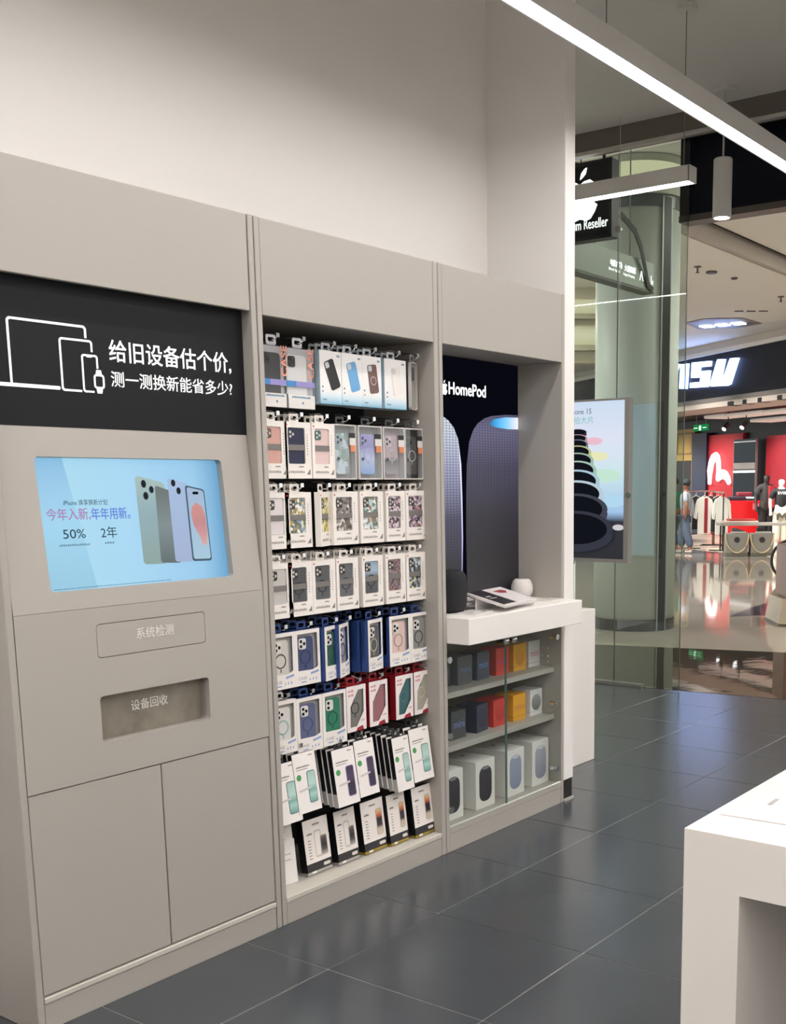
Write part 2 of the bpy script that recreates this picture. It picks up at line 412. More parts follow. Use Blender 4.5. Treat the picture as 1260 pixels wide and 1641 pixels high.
ob('phone_icon', stroke([(-.545, 1.665)] + arcto(-.568, 1.671, .006, 270, 180) + arcto(-.568, 1.751, .006, 180, 90) + arcto(-.536, 1.751, .006, 90, 0) + [(-.530, 1.727)], .0025).poly(rect(-.561, -.545, 1.752, 1.757), .0412, .0424), LETTER, sg)
ob('watch_icon', M().holed(rrect(-.543, -.511, 1.674, 1.711, .008, 3), [rrect(-.538, -.516, 1.679, 1.706, .004, 3)], .0412, .0424).poly([(-.537, 1.708), (-.517, 1.708), (-.520, 1.722), (-.534, 1.722)], .0412, .0424).poly([(-.537, 1.677), (-.517, 1.677), (-.520, 1.662), (-.534, 1.662)], .0412, .0424), LETTER, sg)
# slanted screen panel: local frame v along the slope
slope = math.atan2(.044, .476); SL = math.hypot(.044, .476)
PX = Matrix.Translation((0, 0.0, 1.104)) @ Matrix.Rotation(-slope, 4, 'X')
def zv(z): return (z - 1.104) / math.cos(slope)
sp_ = ob('screen_panel', M().holed(rect(-.8465, -.0255, 0, SL - .002), [rrect(-.736, -.134, zv(1.153), zv(1.495), .012)], 0, .022), GREY, k)
sp_.matrix_local = PX
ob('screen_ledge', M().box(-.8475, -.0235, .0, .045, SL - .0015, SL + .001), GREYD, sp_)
scr = ob('touch_screen', M().box(-.733, -.124, .026, .034, zv(1.148), zv(1.50)), grad([(0, '#8fc6e0'), (.5, '#9bd2ee'), (1, '#86bce0')], 2, .95), k)
scr.matrix_local = PX
def flat(name, m, material): o = ob(name, m, material, scr); return o
DX = .019
def so(x, z, y=.0255): return (x + DX, y, zv(z) - .0)
flat('picture', M().poly([(-.60 + DX, zv(1.149)), (-.139 + DX, zv(1.149)), (-.139 + DX, zv(1.497)), (-.66 + DX, zv(1.497))], .0254, .026), grad([(0, '#a4d8ee'), (.35, '#a2d4f2'), (.8, '#93c8ea'), (1, '#5f9fcb')], 0, .95))
TXD = glow('#3f5560', .6)
text('iPhone 焕享换新计划', TXD, scr, so(-.673, 1.374, .025), .017, width=.132)
text('今年入新,', glow('#b58fc0', .9), scr, so(-.726, 1.338, .025), .034, width=.128, bold=.01)
text('年年用新。', glow('#6f8fe6', .9), scr, so(-.595, 1.337, .025), .034, width=.122, bold=.01)
text('50%', TXD, scr, so(-.686, 1.288, .025), .034, width=.066)
text('2年', TXD, scr, so(-.572, 1.287, .025), .034, width=.05)
def bars(m, x0, x1, z, h, y, n, gap=.35, seed=1):
    r = random.Random(seed); wd = (x1 - x0) / n
    for i in range(n):
        m.box(x0 + i * wd, x0 + (i + 1 - gap) * wd * (1) if True else 0, y, y + .0006, z, z + h * r.uniform(.75, 1)) if False else m.box(x0 + i * wd, x0 + i * wd + wd * (1 - gap), y, y + .0006, z, z + h * r.uniform(.75, 1))
    return m
flat('small_print', bars(bars(bars(M(), -.698 + DX, -.607 + DX, zv(1.268), .006, .025, 15), -.562 + DX, -.531 + DX, zv(1.269), .006, .025, 4), -.73 + DX, -.36 + DX, zv(1.157), .003, .025, 50), glow('#7fa5b8', .8))
def q(*pts): return [(x + DX, zv(z)) for x, z in pts]
def phonepoly(tl, tr, br, bl, c=.14):
    P = [Vector(p) for p in (bl, br, tr, tl)]; out = []
    for i in range(4):
        p, a, b = P[i], P[i - 1], P[(i + 1) % 4]; da = (a - p); db = (b - p); r = c * min(da.length, db.length)
        s0 = p + da.normalized() * r; s1 = p + db.normalized() * r
        for t in (0, .25, .5, .75, 1): out.append(tuple((s0 * (1 - t) + p * t) * (1 - t) + (p * (1 - t) + s1 * t) * t))
    return out
flat('printed_phone', M().poly(phonepoly(*q((-.443, 1.452), (-.345, 1.430), (-.370, 1.205), (-.446, 1.207))), .0246, .0252), grad([(0, '#8aa6a0'), (.6, '#8fb0ba'), (1, '#a9c4bf')], 2, .85))
flat('printed_phone', M().poly(phonepoly(*q((-.380, 1.424), (-.318, 1.405), (-.318, 1.204), (-.388, 1.208))), .0240, .0245), grad([(0, '#56666a'), (.5, '#7c9092'), (1, '#5e6a66')], 2, .8))
flat('printed_phone', M().poly(phonepoly(*q((-.335, 1.445), (-.265, 1.428), (-.275, 1.205), (-.339, 1.208))), .0234, .0239), grad([(0, '#a4b6da'), (1, '#a6c2e6')], 2, .85))
flat('printed_phone', M().poly(phonepoly(*q((-.277, 1.424), (-.209, 1.411), (-.208, 1.204), (-.279, 1.206))), .0228, .0233), glow('#5c7486', .7))
flat('printed_phone', M().poly(phonepoly(*q((-.272, 1.419), (-.213, 1.407), (-.212, 1.210), (-.274, 1.212))), .0222, .0227), grad([(0, '#a9cfe4'), (1, '#a3bbdc')], 2, .85))
blob = [(-.262, 1.36), (-.245, 1.374), (-.225, 1.362), (-.216, 1.335), (-.215, 1.28), (-.222, 1.252), (-.236, 1.25), (-.241, 1.27), (-.262, 1.31), (-.267, 1.34)]
flat('printed_swirl', M().poly(q(*blob), .0217, .0221), grad([(0, '#e3a9a8'), (.5, '#c9868a'), (1, '#d98f86')], 2, .85))
for x, z, r in ((-.418, 1.428, .011), (-.415, 1.395, .011), (-.394, 1.412, .010), (-.317, 1.430, .010), (-.301, 1.408, .010)): flat('printed_lens', M().disc(x + DX, zv(z), r, .0226, .0231, 14, .75), glow('#3b4048', .5))
flat('printed_notch', M().poly(rrect(-.253 + DX, -.232 + DX, zv(1.397), zv(1.405), .003, 2), .0218, .0221), glow('#20242a', .5))
# lower front panel with button and return slot
ob('front_panel', M().holed(rect(-.8465, -.0255, .642, 1.103), [rrect(-.617, -.254, .967, 1.059, .011), rrect(-.619, -.251, .737, .864, .011)], .0, .018), GREY, k)
bt = ob('test_button', M().poly(rrect(-.615, -.256, .969, 1.057, .010), .0005, .016), GREY, k)
text('系统检测', mat('#e2dfd8', .5), bt, (-.494, -.0002, 1.0075), .033, width=.124, bold=.008)
ob('button_gap', M().box(-.63, -.24, .017, .02, .95, 1.07), mat('#3a3834', .8), k)
sl = ob('return_slot', M().box(-.624, -.246, .037, .043, .73, .87), STEEL, k)
text('设备回收', mat('#e2dfd8', .5), sl, (-.499, .0362, .803), .032, width=.124, bold=.008)
ob('slot_surround', M().holed(rect(-.63, -.24, .725, .875), [rrect(-.619, -.251, .737, .864, .011)], .018, .037), GREYD, k)
for x0, x1 in ((-.8455, -.437), (-.433, -.0265)): ob('door', M().bbox(x0, x1, .002, .02, .097, .638, .0015), GREY, k)
ob('door_gap', M().box(-.84, -.03, .021, .024, .09, .66), mat('#2c2a27', .8), k)
ob('bottom_rail', M().bbox(-.8465, -.0255, -.002, .02, .076, .092, .002), mat('#c6c1b6', .4), k)
ob('plinth', M().bbox(-.8465, -.0255, .002, .02, 0, .074, .001), GREY, k)

# ================================================================== CABINET 2 : accessory wall
a = thing('accessory_cabinet', 'grey recessed cabinet full of hooks hung with phone cases', 'cabinet', (0, 0, 0))
side(.0018, .021, a); side(.8385, .8632, a)
ob('fascia', M().bbox(.0225, .837, .001, .02, 1.922, 2.199, .0015), GREY, a)
ob('top_panel', M().box(.0215, .838, .021, .398, 1.923, 1.94), mat('#8f8b84', .5), a)
pb = ob('peg_board', M().box(.0215, .838, .345, .36, .105, 1.922), DARKBOARD, a)
ob('bottom_shelf', M().bbox(.0215, .838, .0, .344, .074, .0905, .0015), mat('#c6c1b6', .45), a)
ob('plinth', M().bbox(.0225, .837, .002, .02, 0, .073, .001), GREY, a)
hook_mesh = {}
def hook(x, z, y0=.045):
    if y0 not in hook_mesh:
        m = M().tube([(0, .346, 0), (0, y0 + .008, 0), (0, y0 + .001, .004), (0, y0 - .003, .014)], .0021, 7).tube([(0, .346, .022), (0, y0 + .03, .022), (0, y0, .012)], .0016, 6)
        m.box(-.0065, .0065, y0 - .006, y0 - .003, .006, .019)
        me = bpy.data.meshes.new('hook'); me.from_pydata(m.v, [], m.f); me.materials.append(CHROME); hook_mesh[y0] = me
    ob('hook', hook_mesh[y0], None, a, loc=(x, 0, z))

# ---------------- packages
def root(name, label, x, z, y=.06, yaw=0, tilt=0, group=None, cat='package'):
    return thing(name, label, cat, (x, y, z), (rad(tilt), 0, rad(yaw)), group)
def tab(p, wd, h, t, material):
    ob('hang_tab', M().holed(rrect(-.021, .021, h - .004, h + .027, .006, 3), [rrect(-.013, .013, h + .006, h + .019, .005, 3)], t - .0035, t - .0015), material, p)
def lenses(p, x, z, s, y, plate=None, lens='#15171a', n=3, square=True):
    c = ob('camera_plate', M().poly(rrect(x - s, x + s, z - s * 1.1, z + s * 1.1, s * .45, 3), y - .0022, y), plate or BLACK, p)
    m = M()
    pts = [(-.42, .5), (-.42, -.5), (.45, 0)][:n] if n > 1 else [(0, 0)]
    for dx, dz in pts: m.ring(x + dx * s, z + dz * s, s * .22, s * .34, y - .0034, y - .0022, 12).disc(x + dx * s, z + dz * s, s * .22, y - .0028, y - .0022, 10)
    ob('lens', m, mat(lens, .2), p)
def magring(p, x, z, r, y, material): ob('magnet_ring', M().ring(x, z, r * .86, r, y - .0012, y, 24).box(x - r * .06, x + r * .06, y - .0012, y, z - r * 1.55, z - r * 1.1), material, p)

def carton(label, x, z, case, w=.108, h=.178, t=.02, yaw=0, ring=None, cam_m=None, y=.06, back=False, group=None, lens='#c9c4bb'):
    p = root('phone_case_carton', label, x, z, y, yaw, 0, group)
    if back:
        ob('carton', M().bbox(-w / 2, w / 2, 0, t, 0, h, .0008), CARD, p); tab(p, w, h, t, CARD); return p
    wx0, wx1, wz0, wz1 = -.38 * w, .27 * w, .26 * h, .90 * h
    m = M().box(-w / 2, w / 2, .007, t, 0, h).holed(rect(-w / 2, w / 2, 0, h), [rrect(wx0, wx1, wz0, wz1, .006, 3)], 0, .007)
    ob('carton', m, CARD, p); tab(p, w, h, t, CARD)
    c = ob('phone_case', M().poly(rrect(wx0 + .001, wx1 - .001, wz0 + .001, wz1 - .001, .006, 3), .0035, .0065), case, p)
    lenses(c, wx0 + .017, wz1 - .021, .0135, .0035, cam_m, lens)
    if ring: magring(c, (wx0 + wx1) / 2, (wz0 + wz1) / 2 - .012, .021, .0035, ring)
    ob('paper_band', M().box(wx0 - .0005, wx1 + .0005, .0006, .0016, .50 * h, .60 * h), mat('#77736f', .6), p)
    pr = bars(M(), -.38 * w, .24 * w, .095 * h, .008, -.0006, 9, .5)
    pr.poly([(.30 * w, .07 * h), (.44 * w, .07 * h), (.44 * w, .17 * h)], -.0006, 0)
    for i in range(8): pr.box(.345 * w, .365 * w, -.0006, 0, .42 * h + i * .05 * h, .445 * h + i * .05 * h)
    bars(pr, .0, .2 * w, .20 * h, .004, -.0006, 4, .2)
    ob('print', pr, mat('#857f78', .6), p)
    ob('red_mark', M().disc(-.42 * w, .94 * h, .003, -.0006, 0, 8), mat('#c5363c', .5), p)
    return p

def bluebox(label, x, z, case, ring, w=.115, h=.184, t=.03, yaw=0, cam_m=None, y=.06, back=False, group=None, n=3, edge='#2f4a86'):
    p = root('phone_case_box', label, x, z, y, yaw, 0, group)
    B = mat(edge, .45)
    ob('box', M().box(-w / 2, w / 2, .0015 if not back else 0, t, 0, .24 * h).box(-w / 2, w / 2, .016 if not back else 0, t, .24 * h, h).box(-w / 2, -w / 2 + .003, .0015, t, .24 * h, h).box(w / 2 - .003, w / 2, .0015, t, .24 * h, h).box(-w / 2, w / 2, .0015, t, h - .003, h), B, p)
    if edge != '#ece8e2': tab(p, w, h, t, B)
    else: tab(p, w, h, t, CARD)
    if back: return p
    win = [(-.39 * w, .27 * h), (.18 * w, .26 * h), (.36 * w, .29 * h), (.40 * w, .31 * h), (.40 * w, .93 * h), (-.39 * w, .93 * h)]
    ob('front_frame', M().holed(rect(-w / 2, w / 2, 0, h), [win], 0, .0015), CARD, p)
    ob('tray', M().box(-w / 2 + .003, w / 2 - .003, .0125, .016, .24 * h, h - .003), mat('#a9a6a2', .5), p)
    c = ob('phone_case', M().poly(rrect(-.37 * w, .27 * w, .20 * h, .87 * h, .012, 4), .0055, .0125), case, p)
    lenses(c, -.17 * w, .75 * h, .0165, .0055, cam_m or mat('#dcd9d3', .4), n=n)
    magring(c, -.05 * w, .50 * h, .024, .0055, ring)
    text('CASE', mat('#8a8f9c', .6), p, (-.40 * w, -.0004, .105 * h), .014, width=.33 * w, name='lettering')
    ob('print', bars(bars(M(), -.3 * w, -.08 * w, .05 * h, .004, -.0006, 4, .1), .05 * w, .42 * w, .07 * h, .009, -.0006, 3, .75).poly([(.10 * w, .175 * h), (.42 * w, .205 * h), (.42 * w, .245 * h), (.10 * w, .215 * h)], -.0006, 0), mat('#8fa3cf', .6), p)
    return p

def redbox(label, x, z, case, ring, w=.098, h=.163, t=.03, yaw=0, y=.06, back=False, group=None):
    p = root('phone_case_box', label, x, z, y, yaw, 0, group); RED = mat('#8f1623', .4)
    ob('box', M().box(-w / 2, w / 2, .0015 if not back else 0, t, 0, .08 * h).box(-w / 2, w / 2, .013, t, .08 * h, h).box(-w / 2, -w / 2 + .003, .0015, .013, .08 * h, h).box(w / 2 - .003, w / 2, .0015, .013, .08 * h, h).box(-w / 2, w / 2, .0015, .013, h - .003, h), RED, p)
    tab(p, w, h, t, RED)
    if back: return p
    W = lambda u, v: ((u - .5) * w, (1 - v) * h)
    win = [W(.16, .90), W(.50, .90), W(.88, .60), W(.88, .10), W(.60, .10), W(.18, .45)]
    ob('front_frame', M().holed(rect(-w / 2, w / 2, 0, h), [win], 0, .0015), mat('#f1e9e6', .5), p)
    c = ob('phone_case', M().box(-w / 2 + .004, w / 2 - .004, .006, .0125, .085 * h, .93 * h), case, p)
    if ring: magring(c, -.02 * w, .50 * h, .021, .006, ring)
    ob('camera_plate', M().poly([W(.30, .40), W(.46, .33), W(.46, .24), W(.30, .34)], .0045, .0059), mat('#4a4642', .4), c)
    ob('emblem', M().poly([W(.45, 1.0), W(.52, .93), W(.80, .90), W(.86, 1.0)], -.0006, 0), mat('#9a2030', .5), p)
    ob('print', bars(bars(bars(M(), -.42 * w, -.12 * w, .87 * h, .009, -.0006, 2, .2), -.42 * w, -.12 * w, .78 * h, .009, -.0006, 2, .2), .22 * w, .42 * w, .2 * h, .006, -.0006, 3, .4), mat('#d9a2a4', .6), p)
    return p

def whitebox(label, x, z, case, w=.1, h=.17, t=.024, lean=22, ring=False, y=.06, yaw=0, back=False, group=None):
    p = root('phone_case_box', label, x, z, y, yaw, 0, group)
    ob('box', M().bbox(-w / 2, w / 2, .0012, t, 0, h, .0005), mat('#b9cfdc', .5), p); tab(p, w, h, t, mat('#bfc4c8', .4))
    if back: return p
    ob('front_card', M().box(-w / 2, w / 2, 0, .0011, 0, h), grad([(0, '#7fb6d0'), (.14, '#cfe3ec'), (.24, '#efefee'), (1, '#f3f1ee')], 2), p)
    mx = Matrix.Translation((.03 * w, 0, .55 * h)) @ Matrix.Rotation(rad(lean), 4, 'Y') if False else Matrix.Translation((.06 * w, 0, .56 * h)) @ Matrix.Rotation(rad(-lean), 4, 'Y')
    c = ob('printed_case', M().poly(rrect(-.023, .023, -.048, .048, .008, 3), -.0012, -.0002).xf(mx), case, p)
    ob('printed_lenses', M().poly(rrect(-.020, -.002, .026, .045, .005, 3), -.0018, -.0012).xf(mx), mat('#c9ccd0', .4), c)
    if ring: ob('magnet_ring', M().ring(0, -.006, .012, .015, -.0018, -.0012, 20).xf(mx), mat('#b9b2ae', .5), c)
    ob('print', bars(M().box(.30 * w, .42 * w, -.0006, 0, .9 * h, .935 * h).box(-.42 * w, -.36 * w, -.0006, 0, .3 * h, .34 * h).box(-.42 * w, -.36 * w, -.0006, 0, .22 * h, .25 * h), -.4 * w, -.2 * w, .07 * h, .005, -.0006, 4), mat('#7f98ab', .6), p)
    return p

def bag(label, x, z, case, w=.12, h=.196, t=.014, y=.06, cam_m=None, group=None):
    p = root('phone_case_bag', label, x, z, y, 0, 0, group)
    FILM = glass('#f7f8f9', .9, .08)
    ob('film', M().bbox(-w / 2, w / 2, -.0005, t, 0, h, .003), FILM, p)
    tab(p, w, h, t, mat('#d9d9dd', .3))
    ob('insert_card', M().box(-w / 2 + .003, w / 2 - .003, .002, .0035, .004, .235 * h), CARD, p)
    ob('backing_card', M().box(-w / 2 + .003, w / 2 - .003, .0105, .0125, .004, .97 * h), mat('#b9b8ba', .5), p)
    c = ob('phone_case', M().poly(rrect(-.43 * w, .24 * w, .15 * h, .86 * h, .012, 4), .0045, .010), case, p)
    lenses(c, -.27 * w, .755 * h, .0155, .0045, cam_m)
    bd = ob('paper_band', M().box(-w / 2 + .002, w / 2 - .002, .0008, .0016, .36 * h, .45 * h), mat('#9a90cf', .5), p)
    ob('band_label', M().box(-w / 2 + .002, -.15 * w, .0002, .0008, .36 * h, .45 * h), mat('#2f86cc', .5), bd)
    text('CASE', mat('#fa9f84', .5), p, (.44 * w, -.0012, .50 * h), .036, (0, 0, 1), (-1, 0, 0), width=.47 * h, bold=.012)
    ob('print', bars(M().box(.04 * w, .09 * w, .0012, .0018, .09 * h, .125 * h), -.30 * w, .34 * w, .185 * h, .0055, .0012, 12, .25), mat('#4a86ad', .6), p)
    return p

def clearbox(label, x, z, case, w=.112, h=.182, t=.026, y=.06, ring=None, cam_m=None, group=None, back_m=None):
    p = root('phone_case_box', label, x, z, y, 0, 0, group); EDGE = mat('#d2cfcb', .25)
    ob('clear_shell', M().holed(rect(-w / 2, w / 2, 0, h), [rect(-w / 2 + .004, w / 2 - .004, .004, h - .004)], 0, t), EDGE, p)
    ob('clear_front', M().box(-w / 2 + .004, w / 2 - .004, .0008, .0016, .004, h - .004), glass('#f2f4f6', 1.3, .05), p)
    ob('backing_card', M().box(-w / 2 + .004, w / 2 - .004, t - .004, t - .002, .004, h - .004), back_m or mat('#a39f9d', .5), p)
    tab(p, w, h, t, mat('#3a3a3c', .4))
    c = ob('phone_case', M().poly(rrect(-.40 * w, .22 * w, .10 * h, .84 * h, .013, 4), .006, .0125), case, p)
    lenses(c, -.24 * w, .72 * h, .0165, .006, cam_m)
    if ring: magring(c, -.06 * w, .46 * h, .020, .006, ring)
    st = ob('sticker', M().box(.20 * w, .46 * w, -.0008, 0, .63 * h, .76 * h), mat('#d9d6d3', .5), p)
    ob('sticker_head', M().box(.20 * w, .46 * w, -.0010, 0, .76 * h, .85 * h), mat('#232325', .5), st)
    ob('sticker_foot', M().box(.24 * w, .46 * w, -.0010, 0, .51 * h, .63 * h), mat('#d9855c', .5), st)
    ob('security_dot', M().disc(-.33 * w, .38 * h, .006, -.0008, 0, 12), mat('#4c4f50', .5), p)
    return p

def filmbox(label, x, z, stops, x2=None, w=.108, h=.2, t=.02, tilt=-8.5, y=.015, yaw=0, back=False, group=None, frame='#6f7f80'):
    p = root('screen_film_box', label, x, z, y, yaw, tilt, group)
    ob('box', M().box(-w / 2, w / 2, .0012, t, .03, h).box(-w / 2, w / 2, .0012, t, 0, .03) if False else M().box(-w / 2, w / 2, .0012, t, .24 * h, h), mat('#19181a', .45), p)
    ob('box_foot', M().box(-w / 2, w / 2, .0012, t, 0, .24 * h), mat('#b9b5b1', .5), p)
    ob('front_card', M().box(-w / 2, w / 2, 0, .0012, 0, h), mat('#efeae5', .5), p)
    tab(p, w, h, t, mat('#222224', .4))
    if back: return p
    ph = ob('printed_phone', M().poly(rrect(.02 * w, .38 * w, .14 * h, .68 * h, .008, 3), -.0007, -.0001), mat(frame, .4), p)
    ob('printed_screen', M().poly(rrect(.045 * w, .355 * w, .155 * h, .665 * h, .006, 3), -.0012, -.0007), grad(stops, 2, rough=.4), ph)
    ob('printed_band', M().poly([(-.36 * w, .36 * h), (.14 * w, .385 * h), (.14 * w, .42 * h), (-.36 * w, .39 * h)], -.0016, -.001), mat('#cbc4c8', .5), ph)
    ob('green_sticker', M().disc(-.32 * w, .60 * h, .0105, -.0008, 0, 16), mat('#4c9a55', .5), p)
    ob('print', bars(bars(bars(M(), -.38 * w, .20 * w, .76 * h, .005, -.0006, 10, .2), -.38 * w, .12 * w, .72 * h, .003, -.0006, 9, .3), .2 * w, .38 * w, .93 * h, .004, -.0006, 4, .2), mat('#8c8580', .6), p)
    return p

def filmbox_tall(label, x, z, stops, base, w=.115, h=.19, t=.032, tilt=-7, y=.06, yaw=0, group=None, twin=False):
    p = root('screen_film_box', label, x, z, y, yaw, tilt, group)
    ob('box', M().box(-w / 2, w / 2, .001, t, .045 * h, h), mat('#121113', .4), p)
    ob('base_strip', M().box(-w / 2, w / 2, .001, t, 0, .045 * h).box(-w / 2, w / 2, 0, .001, 0, .05 * h), mat(base, .3, .6), p)
    ob('front_card', M().box(-w / 2, w / 2, 0, .001, .20 * h, h), mat('#f0e9e2', .5), p)
    ob('front_foot', M().box(-w / 2, w / 2, 0, .001, .05 * h, .20 * h), mat('#2b2a2c', .45), p)
    ob('pill_label', M().poly(rrect(.16 * w, .44 * w, .09 * h, .15 * h, .005, 3), -.0008, 0), mat('#dcd6d0', .5), p)
    if twin: ob('printed_phone', M().holed(rrect(-.10 * w, .18 * w, .28 * h, .78 * h, .007, 3), [rrect(-.07 * w, .15 * w, .31 * h, .75 * h, .005, 3)], -.0007, -.0001), mat('#cfc8c2', .5), p)
    ph = ob('printed_phone', M().poly(rrect(.12 * w, .40 * w, .29 * h, (.66 if twin else .80) * h, .007, 3), -.0012, -.0007), mat('#bdb3a6', .4), p)
    ob('printed_screen', M().poly(rrect(.145 * w, .375 * w, .305 * h, (.645 if twin else .785) * h, .005, 3), -.0017, -.0012), grad(stops, 2, rough=.4), ph)
    m = bars(M(), -.12 * w, .16 * w, .88 * h, .006, -.0006, 6, .2)
    for i in range(7): m.box(-.36 * w, -.25 * w, -.0006, 0, (.28 + .055 * i) * h, (.295 + .055 * i) * h)
    bars(m, -.38 * w, -.16 * w, .72 * h, .007, -.0006, 4, .2)
    ob('print', m, mat('#8a817a', .6), p)
    ob('white_tag', M().box(-.33 * w, -.16 * w, -.0008, 0, .012 * h, .05 * h), mat('#f3efe8', .5), p)
    return p

CN = ['leftmost', 'second', 'third', 'fourth', 'fifth', 'sixth', 'rightmost']
PH = [.108, .2, .315, .42, .552, .678, .795]
def spares(fn, n, rowname, coln, x, z, t, kind, y0=.06, **kw):
    for i in range(n):
        fn('%s, %s behind the front one, %s hook, %s hook row' % (kind, ('next', 'second', 'third')[i], coln, rowname), x + R.uniform(-.003, .003), z + R.uniform(-.001, .001), y=y0 + (i + 1) * (t + .004), back=True, group='spare packs behind the %s pack of the %s hook row' % (coln, rowname), **kw)

# row 1 (top)
z0 = 1.658
bag('clear bag with black phone case, leftmost pack on the top hook row', .117, z0, mat('#2b2c30', .4)); hook(.117, z0 + .196 + .010)
bag('clear bag with white phone case, second pack on the top hook row', .229, z0, mat('#dedcd9', .4), w=.13); hook(.229, z0 + .206)
for x, c, nm, ln_, rg, ww in ((.367, mat('#232326', .5), 'black', 22, False, .101), (.469, mat('#6aa6d6', .5), 'sky blue', 15, False, .099), (.568, mat('#6f5450', .5), 'brown ringed', 8, True, .098), (.692, mat('#efeae4', .5), 'cream', 8, False, .116)):
    whitebox('white box printed with a tilted %s phone case, top hook row' % nm, x, 1.683, c, w=ww, lean=ln_, ring=rg); hook(x, 1.683 + .18)
    spares(whitebox, 2, 'top', nm, x, 1.683, .024, 'white and pale blue box', case=None, w=ww)
p = root('clear_phone_case', 'bare clear phone case hanging rightmost on the top hook row', .796, 1.684, .06, 20)
c = ob('case_rim', M().holed(rrect(-.034, .034, 0, .168, .014, 4), [rrect(-.030, .030, .004, .164, .011, 4)], 0, .011), mat('#b7b4b0', .2), p)
ob('case_back', M().poly(rrect(-.031, .031, .003, .165, .011, 4), .008, .0105), mat('#98948f', .25), p)
ob('camera_plate', M().poly(rrect(-.022, .008, .105, .150, .010, 4), .002, .008), mat('#4a4a4c', .3), p)
ob('button_strip', M().box(.034, .036, .002, .009, .085, .115), mat('#3a393b', .4), p)
tab(p, .068, .168, .011, mat('#8f8d8a', .3)); hook(.796, 1.684 + .178)

# row 2
z0 = 1.441
for i, (x, c, nm, cm, ww) in enumerate(((.105, mat('#cfa196', .45), 'salmon pink', mat('#6a544e', .3), .108), (.207, mat('#1d2240', .4), 'navy blue', mat('#1d2240', .4), .115), (.322, mat('#dcc2bd', .3), 'pale pink', mat('#2f5c5c', .2), .104))):
    carton('white carton with %s phone case, %s pack on the second hook row' % (nm, CN[i]), x, z0, c, w=ww, cam_m=cm); hook(x, z0 + .188)
    spares(carton, 2, 'second', CN[i], x, z0, .02, 'white carton', case=None, w=ww)
for i, (x, c, nm, rg, bm, ww) in enumerate(((.426, floral(['#c9d6d8', '#e6eeee', '#a9bcbe', '#9fb7a4'], 25), 'silvery', mat('#d0d6d4', .3), None, .105), (.552, grad([(0, '#8fb4ee'), (.4, '#cfdcf6'), (.7, '#a59ad6'), (1, '#b9b2e2')], 2, rough=.2), 'lilac', mat('#c9c2ee', .3), None, .12), (.677, grad([(0, '#b6a6a6'), (.35, '#6f6a6a'), (.45, '#cfaeb0'), (1, '#d6b9ba')], 2, rough=.25), 'blush', mat('#d9cfd0', .3), mat('#b5a3a3', .5), .114), (.787, mat('#55524f', .35), 'smoky', mat('#dcd9d6', .3), mat('#201f21', .5), .1)), 3):
    clearbox('clear plastic box with %s phone case, %s pack on the second hook row' % (nm, CN[i]), x, 1.438, c, w=ww, ring=rg, back_m=bm, cam_m=[mat('#bcd0d4', .2), mat('#a8a0da', .3), mat('#e0cccc', .3), mat('#2a2a2c', .3)][i - 3]); hook(x, 1.438 + .192)

# row 3
z0 = 1.219
row3 = ((.105, mat('#ddd6d6', .4), 'plain white', .106, 0), (.198, floral(['#8fa6b8', '#ecece4', '#b79a4e', '#5d6a62', '#dcdccf', '#6f7a78'], 55), 'blue and yellow flowered', .117, 0), (.322, floral(['#c6b24a', '#e6e2b8', '#77713c'], 45), 'yellow flowered', .1, 24),
        (.418, floral(['#4a4444', '#8f8a84', '#d6d1c9', '#6a5f58'], 55), 'grey leafy', .122, 0), (.551, floral(['#5f7a66', '#b9ccd2', '#e9eae6', '#8f7a66'], 50), 'green and blue marbled', .12, 0), (.678, floral(['#3a2f3a', '#a9939f', '#6f5560', '#d9ccd0'], 70), 'plum flowered', .104, 0), (.796, floral(['#3a3640', '#b6a3b0', '#75607a', '#d6cccf', '#8f6a62'], 70), 'purple and black flowered', .122, 0))
for i, (x, c, nm, ww, yw) in enumerate(row3):
    carton('white carton with %s phone case, %s pack on the third hook row' % (nm, CN[i]), x, z0, c, w=ww, yaw=yw, cam_m=mat('#2a2a2e', .3)); hook(x, z0 + .188)
    if i != 2: spares(carton, 2, 'third', CN[i], x, z0, .02, 'white carton', case=None, w=ww)

# row 4
z0 = .996
DG = mat('#45474c', .45)
row4 = ((.105, mat('#c2bfbb', .3), 'frosted grey', None), (.195, mat('#4c4d50', .45), 'dark grey ringed', mat('#2a2a2c', .4)), (.304, mat('#55575a', .45), 'graphite ringed', mat('#26272a', .4)), (.418, mat('#626366', .45), 'mid grey ringed', mat('#34353a', .4)),
        (.547, grad([(0, '#4d4e52'), (.5, '#5a5c62'), (.7, '#9fb4c6'), (1, '#8fa6b8')], 2), 'blue topped grey', mat('#2b2c30', .4)), (.67, floral(['#6a5a5a', '#8a7f86', '#9c6a66', '#4c4448'], 90), 'mauve speckled', None), (.785, floral(['#5a5c60', '#8d9094', '#d8cf8a', '#b9ccd6', '#3f3f44', '#6a6c70', '#46484c'], 45), 'sticker covered', None))
for i, (x, c, nm, rg) in enumerate(row4):
    carton('white carton with %s phone case, %s pack on the fourth hook row' % (nm, CN[i]), x, z0, c, w=.108, h=.177, ring=rg, cam_m=mat('#1c1c1f', .3)); hook(x, z0 + .187)
    spares(carton, 3, 'fourth', CN[i], x, z0, .02, 'white carton', case=None, w=.108, h=.177)

